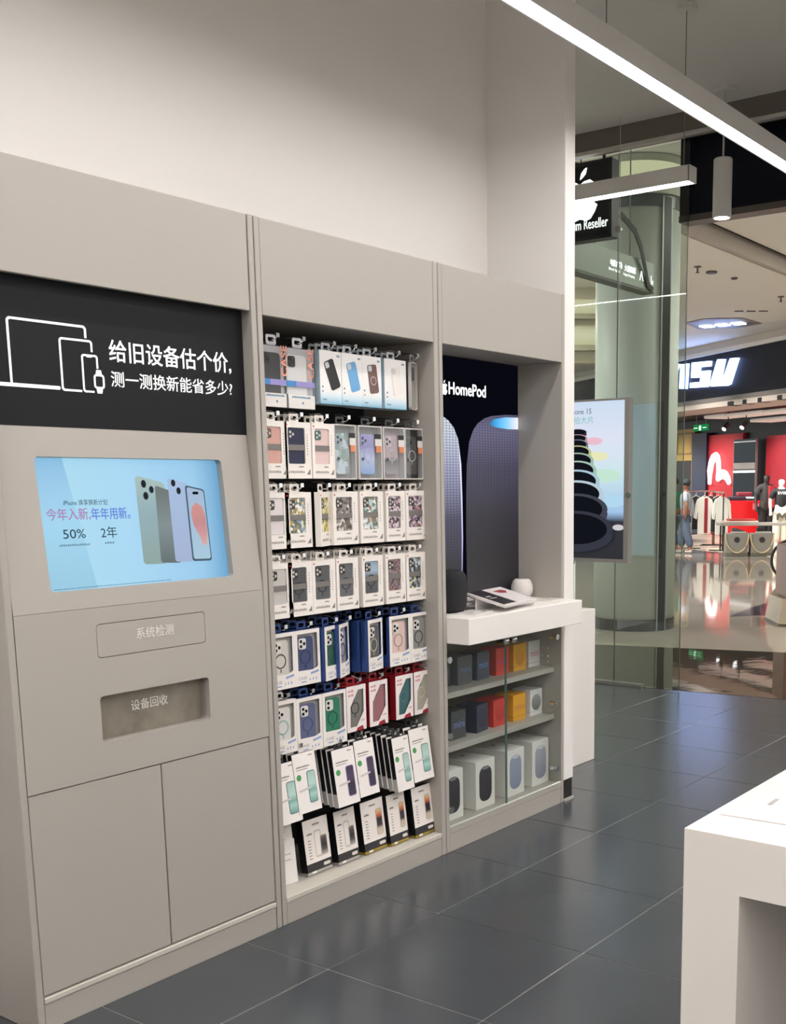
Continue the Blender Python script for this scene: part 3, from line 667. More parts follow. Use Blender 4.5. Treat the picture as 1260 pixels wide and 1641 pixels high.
# row 5
z0 = .765
BR = mat('#2a2a2e', .35)
row5 = ((.103, mat('#cfcac2', .3), 'clear', BR, .11, 0), (.215, mat('#3f486c', .4), 'indigo', mat('#2c365a', .4), .115, 0), (.335, mat('#2f5a4a', .4), 'dark green', mat('#264b3e', .4), .105, 15), (.402, mat('#8f8f9c', .4), 'lavender grey', BR, .095, 24),
        (.552, mat('#55575a', .35), 'charcoal', mat('#c9c19a', .3), .1, 12), (.687, mat('#dcc0b8', .35), 'blush pink', mat('#9a8f80', .4), .118, 0), (.803, mat('#8b8986', .35), 'mid grey', BR, .112, 0))
for i, (x, c, nm, rg, ww, yw) in enumerate(row5):
    bluebox('blue sided window box with %s phone case, %s pack on the fifth hook row' % (nm, CN[i]), x, z0, c, rg, w=ww, yaw=yw, y=.07 if i == 3 else .06); hook(x, z0 + .194)
    if i in (1, 5, 6, 2): spares(bluebox, 2, 'fifth', CN[i], x - (.006 if i != 2 else .0), z0, .03, 'blue window box', case=None, ring=None, w=ww - .004)
for i in range(3):
    bluebox('blue window box seen edge-on left of the charcoal case box, %s of three' % ('nearest', 'middle', 'hindmost')[i], .536 - .012 * i, z0, None, None, w=.1, yaw=12, y=.095 + .036 * i, back=True)

# row 6
bluebox('white window box with clear phone case and teal mark, leftmost pack, sixth hook row', .102, .55, mat('#d9d6d1', .3), mat('#7fb6b4', .3), w=.104, h=.177, edge='#ece8e2'); hook(.102, .737)
bluebox('blue sided window box with slate blue phone case on the sixth hook row', .214, .535, mat('#5d6484', .4), mat('#4a5276', .4), w=.118, h=.188); hook(.214, .733)
bluebox('blue sided window box with bright green phone case on the sixth hook row', .333, .537, mat('#2f7a60', .4), mat('#1f4f40', .4), w=.116, h=.186, n=2); hook(.333, .733)
for i, x in enumerate((.214, .333)): spares(bluebox, 1, 'sixth', ('slate blue case', 'green case')[i], x - .006, .536, .03, 'blue window box', case=None, ring=None, w=.112)
for i, (x, c, nm, rg) in enumerate(((.443, mat('#77756f', .4), 'grey ringed', BR), (.56, mat('#9a6a70', .45), 'mauve', None), (.704, mat('#3d6468', .4), 'teal', mat('#557f84', .4)), (.809, mat('#a9a498', .4), 'sand', mat('#c9c2a9', .4)))):
    redbox('red sided box with angled window onto %s phone case, sixth hook row' % nm, x, .563, c, rg); hook(x, .737)
    spares(redbox, 2 if i in (1, 2) else 1, 'sixth', nm + ' case', x - (.016 if i == 2 else .008), .563, .03, 'red box', case=None, ring=None)

# row 7
MINT = [(0, '#6f9f98'), (.25, '#a9cfc6'), (.4, '#7fb0a8'), (.6, '#b9d6cc'), (1, '#a5c6ba')]
PURP = [(0, '#3b2f4a'), (.4, '#2a2233'), (.6, '#4a3d5a'), (1, '#332a3c')]
row7 = ((.06, 'leftmost', MINT, .109, .327, 0), (.153, 'second', MINT, .104, .345, 0), (.34, 'third', PURP, .108, .322, 0), (.447, 'fourth', PURP, .1, .332, 0), (.645, 'fifth', MINT, .092, .304, 0), (.752, 'rightmost', MINT, .115, .318, 0))
for i, (x, nm, st, ww, z, yw) in enumerate(row7):
    x += .012
    filmbox('white screen film box showing %s phone, %s front box on the seventh hook row' % ('mint' if st is MINT else 'dark purple', nm), x, z, st, w=ww, frame='#5f7f80' if st is MINT else '#8f7fb0', y=.02)
    hook(x, z + .21, .06)
    nb = (0, 3, 3, 1, 5, 1)[i]
    for j in range(nb):
        filmbox('black edged film box, %s behind the %s front box, seventh hook row' % (('next', 'second', 'third', 'fourth', 'fifth')[j], nm), x - .003 * (j + 1), z + .003 * (j + 1) + R.uniform(-.002, .002), st, w=ww - .002, y=.02 + .0235 * (j + 1), back=True, group='film boxes behind the %s one' % nm)

# row 8, standing on the bottom shelf
SUN = [(0, '#d9ceb8'), (.22, '#cdbfa8'), (.34, '#3a3440'), (.62, '#22222a'), (.75, '#c96a4a'), (.9, '#e2b07a'), (1, '#d9c79a')]
DRK = [(0, '#b9b2ae'), (.25, '#5a5258'), (.5, '#26262c'), (.8, '#4a4448'), (1, '#7f6f6a')]
row8 = ((.258, 'second', DRK, '#b9b7b4', .118, .079, True), (.392, 'third', DRK, '#b9b7b4', .104, .068, True), (.535, 'fourth', SUN, '#a8923f', .12, .066, False), (.652, 'fifth', SUN, '#a8923f', .1, .052, False), (.782, 'rightmost', SUN, '#a8923f', .112, .036, False))
for i, (x, nm, st, bs, ww, y, tw) in enumerate(row8):
    filmbox_tall('white and black film box with %s base, %s box standing on the bottom shelf' % ('silver' if tw else 'gold', nm), x, .0948, st, bs, w=ww, y=y, twin=tw, tilt=-7)
    hook(x, .31, .13)
p = filmbox_tall('mostly hidden black film box, leftmost on the bottom shelf', .118, .0948, DRK, '#b9b7b4', w=.1, y=.10, twin=True)
p = thing('paper_leaflet', 'white folded leaflet leaning by the left stile of the bottom shelf', 'leaflet', (.105, .088, .0915), (rad(-6), 0, rad(-8)))
ob('sheet', M().box(-.05, .048, 0, .0012, 0, .15), mat('#f2eeea', .6), p)
ob('print', bars(bars(M(), -.03, .03, .10, .004, -.0006, 8), -.03, .03, .08, .004, -.0006, 8), mat('#b9b2ab', .6), p)

# ================================================================== CABINET 3 : speaker display
d = thing('display_cabinet', 'grey speaker display cabinet with backlit poster, white counter and glass doors', 'cabinet', (0, 0, 0))
side(.8672, .887, d); side(1.7005, 1.7205, d)
ob('fascia', M().bbox(.8885, 1.699, .001, .02, 1.923, 2.199, .0015), GREY, d)
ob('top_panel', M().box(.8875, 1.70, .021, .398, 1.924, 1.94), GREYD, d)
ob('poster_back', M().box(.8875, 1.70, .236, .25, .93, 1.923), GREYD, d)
po = ob('lightbox_poster', M().box(.8875, 1.70, .227, .235, .926, 1.922), glow('#0a0b14', .8), d)
# printed speakers (flat picture on the lightbox)
YP = .2262
pod = [(1.318, .928)] + [(1.315, 1.2), (1.318, 1.36), (1.325, 1.50), (1.344, 1.593), (1.372, 1.64), (1.403, 1.668), (1.45, 1.690), (1.50, 1.702), (1.60, 1.712), (1.699, 1.714), (1.699, .928)]
PM = (70, 1, 128)
ob('printed_speaker', M().poly(pod, YP, YP + .0006), grad([(0, '#0d0e18'), (.25, '#12131f'), (.45, '#262536'), (.72, '#4a4762'), (.9, '#6d6a8c'), (1, '#5a587a')], 2, .9, mesh=PM), po)
podl = [(.888, .928), (1.286, .928), (1.293, 1.2), (1.292, 1.36), (1.287, 1.50), (1.268, 1.60), (1.24, 1.645), (1.205, 1.672), (1.15, 1.695), (1.0, 1.712), (.888, 1.714)]
ob('printed_speaker', M().poly(podl, YP, YP + .0006), grad([(0, '#0f1019'), (.2, '#191a28'), (.45, '#4a4a66'), (.7, '#a9acce'), (.9, '#d9e2f2'), (1, '#dfe8f6')], 2, .9, mesh=PM), po)
ob('printed_rim', M().poly([(1.280, .95), (1.2915, 1.2), (1.2905, 1.36), (1.285, 1.50), (1.270, 1.585), (1.276, 1.50), (1.282, 1.36), (1.2835, 1.2), (1.275, .95)], YP - .0006, YP - .0001), grad([(0, '#1a1a2a'), (.35, '#b9aee6'), (1, '#f0f2ff')], 2, 1.1), po)
ob('printed_light_ring', M().poly([(1.485, 1.672), (1.52, 1.690), (1.60, 1.701), (1.699, 1.704), (1.699, 1.654), (1.62, 1.652), (1.54, 1.656), (1.50, 1.663)], YP - .0006, YP - .0001), grad([(0, '#1d5f9a'), (.25, '#2fa0dc'), (.6, '#7fc4f0'), (1, '#e6e2f2')], 0, 1.2), po)
ob('emblem', fruit(1.178, 1.799, .058, YP - .0006, YP), glow('#ffffff', 1.6), po)
text('HomePod', glow('#ffffff', 1.6), po, (1.205, YP - .0006, 1.776), .068, width=.250, bold=.018)
ct = ob('counter', M().bbox(.8875, 1.6995, -.105, .226, .825, .925, .002), WHITE, d)
for z in (.609, .395):
    ob('shelf', M().bbox(.8875, 1.70, .039, .36, z - .012, z + .012, .0015), mat('#aaa69e', .45), d)
ob('bottom_shelf', M().bbox(.8875, 1.70, .0, .38, .074, .0965, .0015), mat('#aaa69e', .45), d)
ob('back_panel', M().box(.8875, 1.70, .361, .372, .1, .82), mat('#9a968f', .5), d)
ob('plinth', M().bbox(.8885, 1.699, .002, .02, 0, .073, .001), GREY, d)
ob('door_track', M().bbox(.8885, 1.699, -.001, .009, .0965, .103, .001), mat('#d9dcd4', .3, .5), d)
DOORG = glass('#fbfdfc', .8)
for x0, x1, hx, kx in ((.890, 1.272, .897, 1.25), (1.276, 1.698, 1.66, 1.306)):
    g = ob('glass_door', M().bbox(x0, x1, -.0005, .005, .104, .822, .001), DOORG, d)
    ob('door_edge', M().box(x0 if x0 > 1 else x1 - .0015, (x0 if x0 > 1 else x1 - .0015) + .0015, -.001, .0055, .104, .822), mat('#5f7a70', .2), g)
    for z in (.76, .463, .17):
        ob('hinge', M().disc(hx, z, .013, -.006, .0, 16).disc(hx + (.012 if hx < 1 else -.002), z, .010, .005, .03, 12), CHROME, g)
    ob('knob', M().lathe([(.006, 0), (.006, .010), (.015, .013), (.017, .020), (.012, .026), (.002, .028)], 16).xf(Matrix.Translation((kx, -.001, .794)) @ Matrix.Rotation(rad(90), 4, 'X')), CHROME, g, smooth=True)
for z in (.70, .665, .64): 
    for y in (.07, .1): ob('shelf_pin', M().disc(0, 0, .004, 0, .003, 8).xf(Matrix.Translation((1.7, y, z)) @ Matrix.Rotation(rad(-90), 4, 'Z')), CHROME, d)

# small speaker boxes
def minibox(label, x, z, y, colour, word=None, ball=None, yaw=0, s=.096, h=.116):
    p = thing('speaker_box', label, 'box', (x, y, z), (0, 0, rad(yaw)), 'small speaker boxes on the glass cabinet shelves')
    ob('box', M().bbox(-s / 2, s / 2, 0, s, 0, h, .001), mat(colour, .45), p)
    ob('lid_line', M().box(-s / 2 - .0003, s / 2 + .0003, -.0003, s + .0003, .018, .0188), mat('#2a2a2c', .6), p)
    if word: text('mini', mat(word, .5), p, (-.36 * s, -.0006, .40 * h), .045, width=.72 * s)
    if ball: ob('printed_speaker', M().disc(0, .5 * h, .036, -.0008, 0, 24), grad([(0, ball[0]), (1, ball[1])], 2), p)
    return p
zA, zB = .621, .407
minibox('dark grey mini speaker box with pale lettering, leftmost on the upper shelf', 1.135, zA, .105, '#55575a', '#6f86b8')
minibox('dark grey mini speaker box at the far left end of upper shelf', 1.02, zA, .13, '#4b4d50', '#6a86c0')
minibox('navy mini speaker box with light blue lettering on the upper shelf', 1.272, zA, .113, '#3d4256', '#6f9ae0', yaw=4)
minibox('red mini speaker box with purple lettering on the upper shelf', 1.405, zA, .109, '#cf3f33', '#b04a8c')
minibox('yellow mini speaker box with round picture on the upper shelf', 1.533, zA, .108, '#e0a21f', None, ('#b8801a', '#d99a22'))
minibox('white mini speaker box with red lettering on the upper shelf', 1.652, zA, .112, '#dcdcd9', '#c75f6a', s=.09)
minibox('dark grey mini speaker box with blue lettering on the middle shelf', 1.075, zB, .095, '#3f4144', '#7a86c8')
minibox('plain navy mini speaker box with dark front on the middle shelf', 1.235, zB, .094, '#2b2f45', None, ('#22253a', '#2c304a'), yaw=8)
minibox('red mini speaker box with round picture on the middle shelf', 1.366, zB, .097, '#c93a31', None, ('#a82c28', '#c23a32'))
minibox('yellow mini speaker box with pink lettering on the middle shelf', 1.503, zB, .091, '#df9f22', '#c87a5a')
minibox('white mini speaker box with grey round picture on the middle shelf', 1.638, zB, .093, '#dedddc', None, ('#6a6a6c', '#a8a8a8'))
def podbox(label, x, cols, y=.058, w=.132):
    p = thing('speaker_box', label, 'box', (x, y, .0968), (0, 0, 0), 'large white speaker boxes on the bottom shelf')
    ob('box', M().bbox(-w / 2, w / 2, 0, w * 1.9, 0, .203, .0012), mat('#dfdcd7', .45), p)
    ob('printed_speaker', M().poly(rrect(-.043, .043, .028, .176, .036, 6), -.0008, 0), grad([(0, cols[0]), (1, cols[1])], 2, rough=.4), p)
    ob('printed_cap', M().disc(0, .168, .024, -.0014, -.0008, 20).xf(Matrix.Scale(.3, 4, (0, 0, 1)) if False else Matrix.Translation((0, 0, .168 * .75)) @ Matrix.Scale(.25, 4, (0, 0, 1))), mat(cols[2], .4), p)
    m = fruit(0, 0, .022, 0, .0006).xf(Matrix.Translation((0, .12, .2036)) @ Matrix.Rotation(rad(-90), 4, 'X'))
    ob('emblem', m, mat('#4a4a4c', .4), p)
podbox('white speaker box with black speaker picture, leftmost on the bottom shelf', .985, ('#2a262e', '#3a3640', '#8a8890'))
podbox('white speaker box with black speaker picture, second on the bottom shelf', 1.199, ('#2a262e', '#3a3640', '#8a8890'), .055)
podbox('white speaker box with blue-grey speaker picture, third on the bottom shelf', 1.42, ('#8088a0', '#9aa2b8', '#c6ccda'), .056)
podbox('white speaker box with pale grey speaker picture, rightmost on the bottom shelf', 1.625, ('#8a8c9c', '#a9abb8', '#cfd2dc'), .062)

# goods on the counter
p = thing('smart_speaker', 'large black fabric smart speaker standing at the left of the white counter', 'speaker', (1.03, .10, .925))
prof = [(.045, 0), (.058, .004), (.068, .018), (.0715, .045), (.0715, .115), (.069, .14), (.060, .156), (.048, .163), (.02, .165)]
ob('mesh_body', M().lathe(prof, 40), mat('#1b1c22', .8, bump=.6, bscale=500), p, smooth=True)
ob('touch_top', M().lathe([(.046, .1628), (.045, .166), (.01, .1665)], 32), mat('#08080a', .1), p)
p = thing('mini_smart_speaker', 'round white mini smart speaker at the right of the counter', 'speaker', (1.635, .165, .925))
prof = [(.024, 0), (.034, .005), (.045, .020), (.049, .040), (.047, .058), (.040, .074), (.033, .082), (.029, .0835), (.01, .0835)]
ob('mesh_body', M().lathe(prof, 36), mat('#e9e4df', .75, bump=.5, bscale=600), p, smooth=True)
ob('touch_top', M().lathe([(.028, .0833), (.027, .0845), (.01, .0847)], 28), mat('#d6d3d0', .2), p)
def stand(label, x, y, w, dp, tilt, yaw, left=False):
    p = thing('price_stand', label, 'display stand', (x, y, .925), (0, 0, rad(yaw)))
    mx = Matrix.Translation((0, 0, .014)) @ Matrix.Rotation(rad(tilt), 4, 'X')
    ob('acrylic_block', M().bbox(-w / 2, w / 2, 0, dp, 0, .012, .002).xf(mx), mat('#cfcbc9', .1), p)
    c = ob('printed_card', M().box(-w / 2 + .004, w / 2 - .004, .003, dp - .003, .0121, .0132).xf(mx), mat('#dcd5d4', .35), p)
    ob('dark_panel', M().box(-w / 2 + .004, -w * .10, .012, dp - .004, .0133, .0140).xf(mx), mat('#26242a', .35), c)
    ob('print', bars(M(), 0, 1, 0, 1, 0, 1) if False else M().box(-w * .42, -w * .28, dp * .55, dp * .6, .0141, .0145).box(-w * .42, -w * .22, dp * .45, dp * .48, .0141, .0145).xf(mx), mat('#b9b4b6', .5), c)
    ob('red_picture', M().add([((-.02 + .1 * w), dp * .80, .0141), (.28 * w, dp * .82, .0141), (.36 * w, dp * .72, .0141), (.25 * w, dp * .60, .0141), (.12 * w, dp * .66, .0141)], [(0, 4, 3, 2, 1)]).xf(mx), mat('#8f2f3a', .4), c)
    ob('foot', M().bbox(-w / 2 + .01, w / 2 - .01, dp * .74, dp * .78, .0, .014 + dp * .74 * math.sin(rad(tilt)), .001), mat('#cfcbc9', .1), p)
    return p
stand('clear acrylic stand with slanted printed card in the middle of the counter', 1.285, -.07, .285, .18, 14, 8)
stand('second acrylic price stand half behind the black speaker', 1.165, .085, .13, .11, 14, 10)
p = tag(ob('paper_sheet', M().bbox(-.075, .075, -.05, .05, 0, .003, .0008), mat('#dfdad6', .3)), 'flat pale info card lying at the front left of the counter', 'card'); p.location = (1.055, .0, .9252); p.rotation_euler = (0, 0, rad(10))
ob('print', M().box(.035, .065, -.03, -.015, .003, .0034).box(-.05, .0, .0, .004, .003, .0034), mat('#8f8a88', .5), p)
p = tag(ob('paper_sheet', M().bbox(-.06, .06, -.05, .05, 0, .003, .0008), mat('#d6cfc6', .4)), 'flat beige info card lying at the right end of the counter', 'card'); p.location = (1.625, .03, .9252); p.rotation_euler = (0, 0, rad(8))
ob('print', M().box(-.04, .03, .0, .004, .003, .0034), mat('#9a938a', .5), p)

# ================================================================== white pedestal with acrylic box, white table
p = thing('pedestal', 'low white pedestal block just right of the white wall end', 'pedestal', (2.2, .29, 0))
ob('block', M().bbox(-.26, .285, 0, .5, .0, .79, .003), WHITE, p)
p = thing('acrylic_display', 'clear acrylic display box with dark cap on the white pedestal', 'display box', (2.40, .42, .7905))
ob('clear_box', M().holed(rect(-.10, .09, 0, .22), [rect(-.094, .084, .006, .214)], 0, .14), mat('#c9cbb9', .2), p)
ob('backing', M().box(-.094, .084, .12, .135, .006, .214), mat('#a39c7f', .5), p)
ob('cap', M().bbox(-.102, .092, -.002, .142, .22, .245, .002), mat('#2d2f30', .3), p)
p = thing('white_table', 'thick white slab display table in the near right corner', 'table', (-.893, -1.855, 0))
TW = mat('#e6e0d8', .35)
ob('tabletop', M().box(0, 2.3, -1.1, 0, .81, .90), TW, p)
for y0 in (-.092, -1.1): ob('leg', M().box(0, 2.3, y0, y0 + .092, 0, .81), TW, p)
p = tag(ob('info_sheet', M().bbox(0, .235, -.115, 0, 0, .0025, .0008), mat('#d9d1cd', .2)), 'pale translucent info sheet lying on the white table', 'sheet'); p.location = (-.80, -1.872, .9002); p.rotation_euler = (0, 0, rad(3))
ob('slot', M().box(.085, .125, -.055, -.048, .0025, .003), mat('#8f8a86', .4), p)
ob('print', M().box(.03, .05, -.03, -.027, .0025, .0028).box(.06, .075, -.075, -.072, .0025, .0028), mat('#c9c2be', .5), p)

# ================================================================== hanging lightbox display by the glass
p = thing('lightbox_display', 'hanging advertising lightbox with rainbow speaker rings beside the glass', 'display', (4.2, 1.05, .90))
RZ = Matrix.Rotation(rad(-90), 4, 'Z')      # local x,z picture plane -> faces -x in the world
def LB(m): return m.xf(RZ)
# local picture: u runs to the right in the photo (towards -y), so u in [-.62, 0]
ob('frame', LB(M().holed(rect(-.66, .002, -.012, 1.075), [rect(-.645, -.033, .012, 1.062)], -.004, .05)), mat('#8c8885', .35), p)
fr = ob('picture', LB(M().box(-.645, -.033, .0, .004, .012, 1.062)), grad([(0, '#10141f'), (.24, '#161b2a'), (.30, '#9cc0e6'), (.55, '#c9e2ea'), (.75, '#d9dff0'), (1, '#c9d9ee')], 2, 1.0), p)
ob('back_picture', LB(M().box(-.645, -.033, .042, .046, .012, 1.062)), grad([(0, '#86b6cc'), (.5, '#86bfe0'), (1, '#5fa0d6')], 2, 3.4), p)
cols = ['#3a2f3a', '#c9a2b4', '#7f8a9a', '#cdd29a', '#a9c6b2', '#b2cfc4', '#b9d6e6', '#c6dcea', '#4a4c58', '#3c3e4a']
zz = [.861, .820, .780, .728, .670, .605, .533, .447, .345, .21]
ext = [.345, .338, .33, .305, .285, .26, .234, .2, .17, .125]
for i, (z, e, cc) in enumerate(zip(zz, ext, cols)):
    r = .42 - e; r_ = [r, .30 * r + .004 * i]
    def el(k, dz=0, n=28): return [(-.40 + r * k * math.cos(2 * math.pi * j / n), z + dz + r_[1] * k * math.sin(2 * math.pi * j / n)) for j in range(n)]
    o = -.0012 - .0016 * i
    ring_ = ob('printed_ring', LB(M().poly(el(1, -.014 - .002 * i), o, o + .0006).poly(el(1.0), o - .0006, o)), glow(cc, .85), fr)
    ob('printed_cone', LB(M().poly(el(.84), o - .0011, o - .0007)), glow('#15171f', .8), ring_)
for (x, z, r, c) in ((-.27, .80, .07, '#f0c2d2'), (-.24, .70, .085, '#ecedc0'), (-.19, .57, .13, '#c9ecd8'), (-.14, .40, .12, '#b6dcf4')):
    ob('printed_tint', LB(M().disc(x, z, r * .35, -.0006, -.0001, 24, 1 / .35)), glow(c, .95), fr)
ob('printed_button', LB(M().disc(-.075, .225, .02, -.0006, -.0001, 20, 2.2)), glow('#d9d6d9', .9), fr)
text('iPhone 15', glow('#5c6470', .8), fr, Matrix.Rotation(rad(-90), 4, 'Z') @ Vector((-.48, -.0006, .982)), .05, (0, -1, 0), (0, 0, 1), width=.187)
text('拍大片', glow('#8fc6c2', .9), fr, Matrix.Rotation(rad(-90), 4, 'Z') @ Vector((-.43, -.0006, .92)), .055, (0, -1, 0), (0, 0, 1), width=.155)
ob('camera_knob', LB(M().disc(-.0, .44, .02, -.01, -.0, 12)), mat('#5f6a66', .3), p)
for u in (-.58, -.10): ob('suspension_wire', LB(M().tube([(u, .02, 1.075), (u + .01, .02, 1.9), (u, .02, ZC - .90)], .002, 6)), mat('#c9c9c6', .4), p)

# ================================================================== shop sign outside
p = thing('projecting_sign', 'black illuminated box sign with white fruit emblem outside the glass', 'sign', (4.75, 1.51, 3.13))
ob('box', LB(M().bbox(-1.05, .0, 0, .10, 0, .525, .004)), mat('#0c0d16', .4, spec=.2), p)
ob('rim', LB(M().holed(rect(-1.052, .002, -.002, .527), [rect(-1.03, -.02, .02, .505)], -.006, .0)), mat('#1c1d26', .3), p)
ob('emblem', LB(fruit(-.262, .31, .36, -.004, -.0005)), glow('#ffffff', 2.5), p)
text('Premium Reseller', glow('#ffffff', 2.5), p, Matrix.Rotation(rad(-90), 4, 'Z') @ Vector((-.47, -.004, .075)), .095, (0, -1, 0), (0, 0, 1), width=.436, bold=.006)
ob('post', LB(M().tube([(-.095, .05, .52), (-.095, .05, 1.25)], .012, 8)), BLACK, p)
# mall way sign
p = thing('way_sign', 'hanging grey mall direction sign with white writing before the column', 'sign', (6.33, 2.0, 3.01))
p.scale = (1.1, 1.1, 1.1)
ob('panel', M().bbox(-1.25, 0, 0, .10, 0, .21, .004), mat('#8f9a90', .35), p)
ob('underside', M().box(-1.25, 0, -.002, .102, -.014, .0), mat('#4b4a42', .5), p)
WT = glow('#ffffff', 3)
text('电影广场', WT, p, (-.68, -.002, .100), .05, width=.17, bold=.01)
text('大厨商超', WT, p, (-.47, -.002, .092), .05, width=.17, bold=.01)
text('Block Space', WT, p, (-.70, -.002, .065), .026, width=.17)
text('Happy Shopping', WT, p, (-.485, -.002, .058), .026, width=.17)
ob('arrow', M().add([(-.235, -.002, .055), (-.225, -.002, .055), (-.205, -.002, .105), (-.185, -.002, .055), (-.175, -.002, .055), (-.20, -.002, .125), (-.21, -.002, .125)], [(0, 1, 2, 6), (6, 2, 5), (2, 3, 4, 5)]), WT, p)
text('1', WT, p, (-.075, -.002, .045), .10, bold=.0); text('F', WT, p, (-.035, -.002, .045), .05)
rb = [(-.68, .33, .42), (-.55, .30, .385), (-.42, .24, .35), (-.30, .17, .26), (-.2, .10, .12), (-.13, .03, .02), (-.04, .0, -.012)]
m = M()
for (x0, y0, z0), (x1, y1, z1) in zip(rb[:-1], rb[1:]):
    m.add([(x0, -y0 * .2 - .006, z0), (x1, -y1 * .2 - .006, z1), (x1 + .03, -y1 * .2 - .006, z1 + .04), (x0 + .03, -y0 * .2 - .006, z0 + .04), (x0, -y0 * .2, z0), (x1, -y1 * .2, z1), (x1 + .03, -y1 * .2, z1 + .04), (x0 + .03, -y0 * .2, z0 + .04)], [(0, 1, 2, 3), (7, 6, 5, 4), (0, 4, 5, 1), (3, 2, 6, 7)])
ob('ribbon_reflection', m, mat('#2c2b24', .6, spec=.2), p)  # dark reflection across the sign, modelled as a curved strip
for x in (-1.0, -.3): ob('suspension_rod', M().tube([(x, .05, .21), (x, .05, 1.22)], .006, 6), mat('#9a9a92', .4), p)

# ================================================================== mall column
CX, CY = 7.386, 2.728
p = thing('mall_column', 'big round grey-green mall column behind the shop glass', 'column', (CX, CY, 0))
ob('shaft', M().lathe([(.40, .10), (.40, 3.93)], 56), mat('#bdc2bc', .5), p, smooth=True)
ob('skirting', M().lathe([(.405, 0), (.405, .11), (.40, .11)], 56), mat('#3a3733', .25, .3), p)
ob('collar', M().lathe([(.402, 3.91), (.408, 3.915), (.408, 4.02), (.402, 4.02)], 56), mat('#55595c', .3), p)
ob('capital', M().lathe([(.44, 4.02), (.44, 4.355)], 56), mat('#b4b5a4', .5), p)
ang = math.radians(-111)
st = M().bbox(-.05, .05, -.01, .03, 0, 4.0, .004)
ob('cove_ring', M().lathe([(.442, 4.16), (.446, 4.17), (.446, 4.28), (.442, 4.29)], 56), glow('#f3ecc4', .8), p)
e1 = M().bbox(-.062, -.046, -.012, .02, 0, 4.0, .002).bbox(.046, .056, -.012, .02, 0, 4.0, .002)
mxs = Matrix.Rotation(ang + rad(90), 4, 'Z') @ Matrix.Translation((0, -.402, 0))
ob('steel_strip', st.xf(mxs), mat('#121417', .35, spec=.3), p)
ob('strip_edge', e1.xf(mxs), mat('#8f938c', .3, .5), p)

# ================================================================== far clothes store
FO = Vector((19.708, 8.31, 0)); FX = Vector((-.5486, -.8361, 0)); FN = Vector((.8361, -.5486, 0))
FM = Matrix(((FX.x, FN.x, 0, FO.x), (FX.y, FN.y, 0, FO.y), (0, 0, 1, 0), (0, 0, 0, 1)))
def fob(name, m, material, parent=None, **kw):
    o = ob(name, m, material, parent, **kw)
    if parent is None: o.matrix_world = FM
    return o
def fthing(name, label, cat, s, t, z=0, yaw=0, group=None):
    P = FM @ Vector((s, t, z)); o = thing(name, label, cat, P, (0, 0, math.atan2(FX.y, FX.x) + yaw), group); return o
NAVY = mat('#090c18', .5, spec=.2)
fob('wall_store_front', M().box(-14, 8, 0, .25, 3.12, 4.0), NAVY, kind='structure')
fob('trim_8', M().box(-14, 8, -.06, .28, 3.98, 4.06), mat('#d6d1cb', .4), kind='structure')
fob('trim_9', M().box(-14, 8, -.02, .28, 4.06, 4.2), mat('#b9b2a8', .5), kind='structure')
fob('trim_10', M().box(-14, 8, -.02, .25, 3.04, 3.12), mat('#6a6560', .4), kind='structure')
fob('trim_11', M().box(-14, 8, -.0, 1.0, 2.93, 3.04), mat('#b5aaa0', .6), kind='structure')
fob('floor.002', M().box(-14, 8, .15, 6, -.002, .012), mat('#d6cbb9', .3, vary=.05), kind='structure')
stc = fob('ceiling.003', M().box(-14, 8, .3, 6, 3.12, 3.2), mat('#08090e', .5), kind='structure')
for s0, s1, t0, t1, z in ((-1.05, -.22, 1.2, 1.8, 2.85), (-.15, 1.2, 1.2, 1.8, 2.84), (1.28, 2.05, 1.2, 1.8, 2.83), (2.15, 3.2, 1.2, 1.8, 2.83), (-.7, .7, 2.2, 2.8, 2.77), (.8, 2.2, 2.2, 2.8, 2.76), (2.3, 3.6, 2.2, 2.8, 2.76), (-.2, 2.4, 3.1, 3.6, 2.72)):
    ob('ceiling_panel', M().bbox(s0, s1, t0, t1, z, z + .07, .02), mat('#c9bfb6', .6, emit=.35), stc)
band = bpy.data.objects['trim_11']
for s0, s1 in ((1.8, 2.02), (2.33, 2.46), (2.84, 2.97), (3.47, 3.62)):
    ob('dark_gap', M().box(s0, s1, -.006, .2, 2.925, 3.01), mat('#0a0a0c', .6), band)
# the shop walls in pieces
fob('wall_store_back', M().box(-14, 8, 4.1, 4.2, 0, 3.12), mat('#16171d', .4), kind='structure')
fob('wall_red_1', M().box(-5.25, -3.62, 3.98, 4.1, 0, 2.68), mat('#b0232c', .5), kind='structure')
fob('wall_red_2', M().box(-2.58, 2.0, 3.98, 4.1, 0, 2.56), mat('#9c2530', .5), kind='structure')
fob('wall_navy', M().box(-6.0, -5.26, 3.9, 4.1, 0, 2.75), mat('#1a2138', .4), kind='structure')
g = fob('wall_gold', M().box(-8.2, -6.02, 3.98, 4.1, 2.1, 2.9), mat('#a8873f', .35, .3), kind='structure')
for s0 in (-7.9, -6.95): ob('panel_moulding', M().holed(rect(s0, s0 + .85, 2.2, 2.8), [rect(s0 + .04, s0 + .81, 2.24, 2.76)], 3.96, 3.98), mat('#6d5526', .4), g)
dr = fob('door_1', M().holed(rect(-7.2, -6.02, 0.012, 2.1), [rect(-7.12, -6.1, .05, 2.03)], 3.95, 4.1), mat('#a8873f', .35, .3), kind='structure')
ob('door_leaf', M().box(-7.12, -6.1, 4.0, 4.06, .03, 2.03), mat('#0c0b0d', .4), dr)
p = tag(fob('neon_tube', M().tube([(-7.75, 3.9, 1.2), (-7.75, 3.9, 2.05), (-7.5, 3.9, 2.05)], .03, 8), glow('#bfe6f2', 2.0)), 'pale blue upright light tube beside the dark doorway', 'lamp')
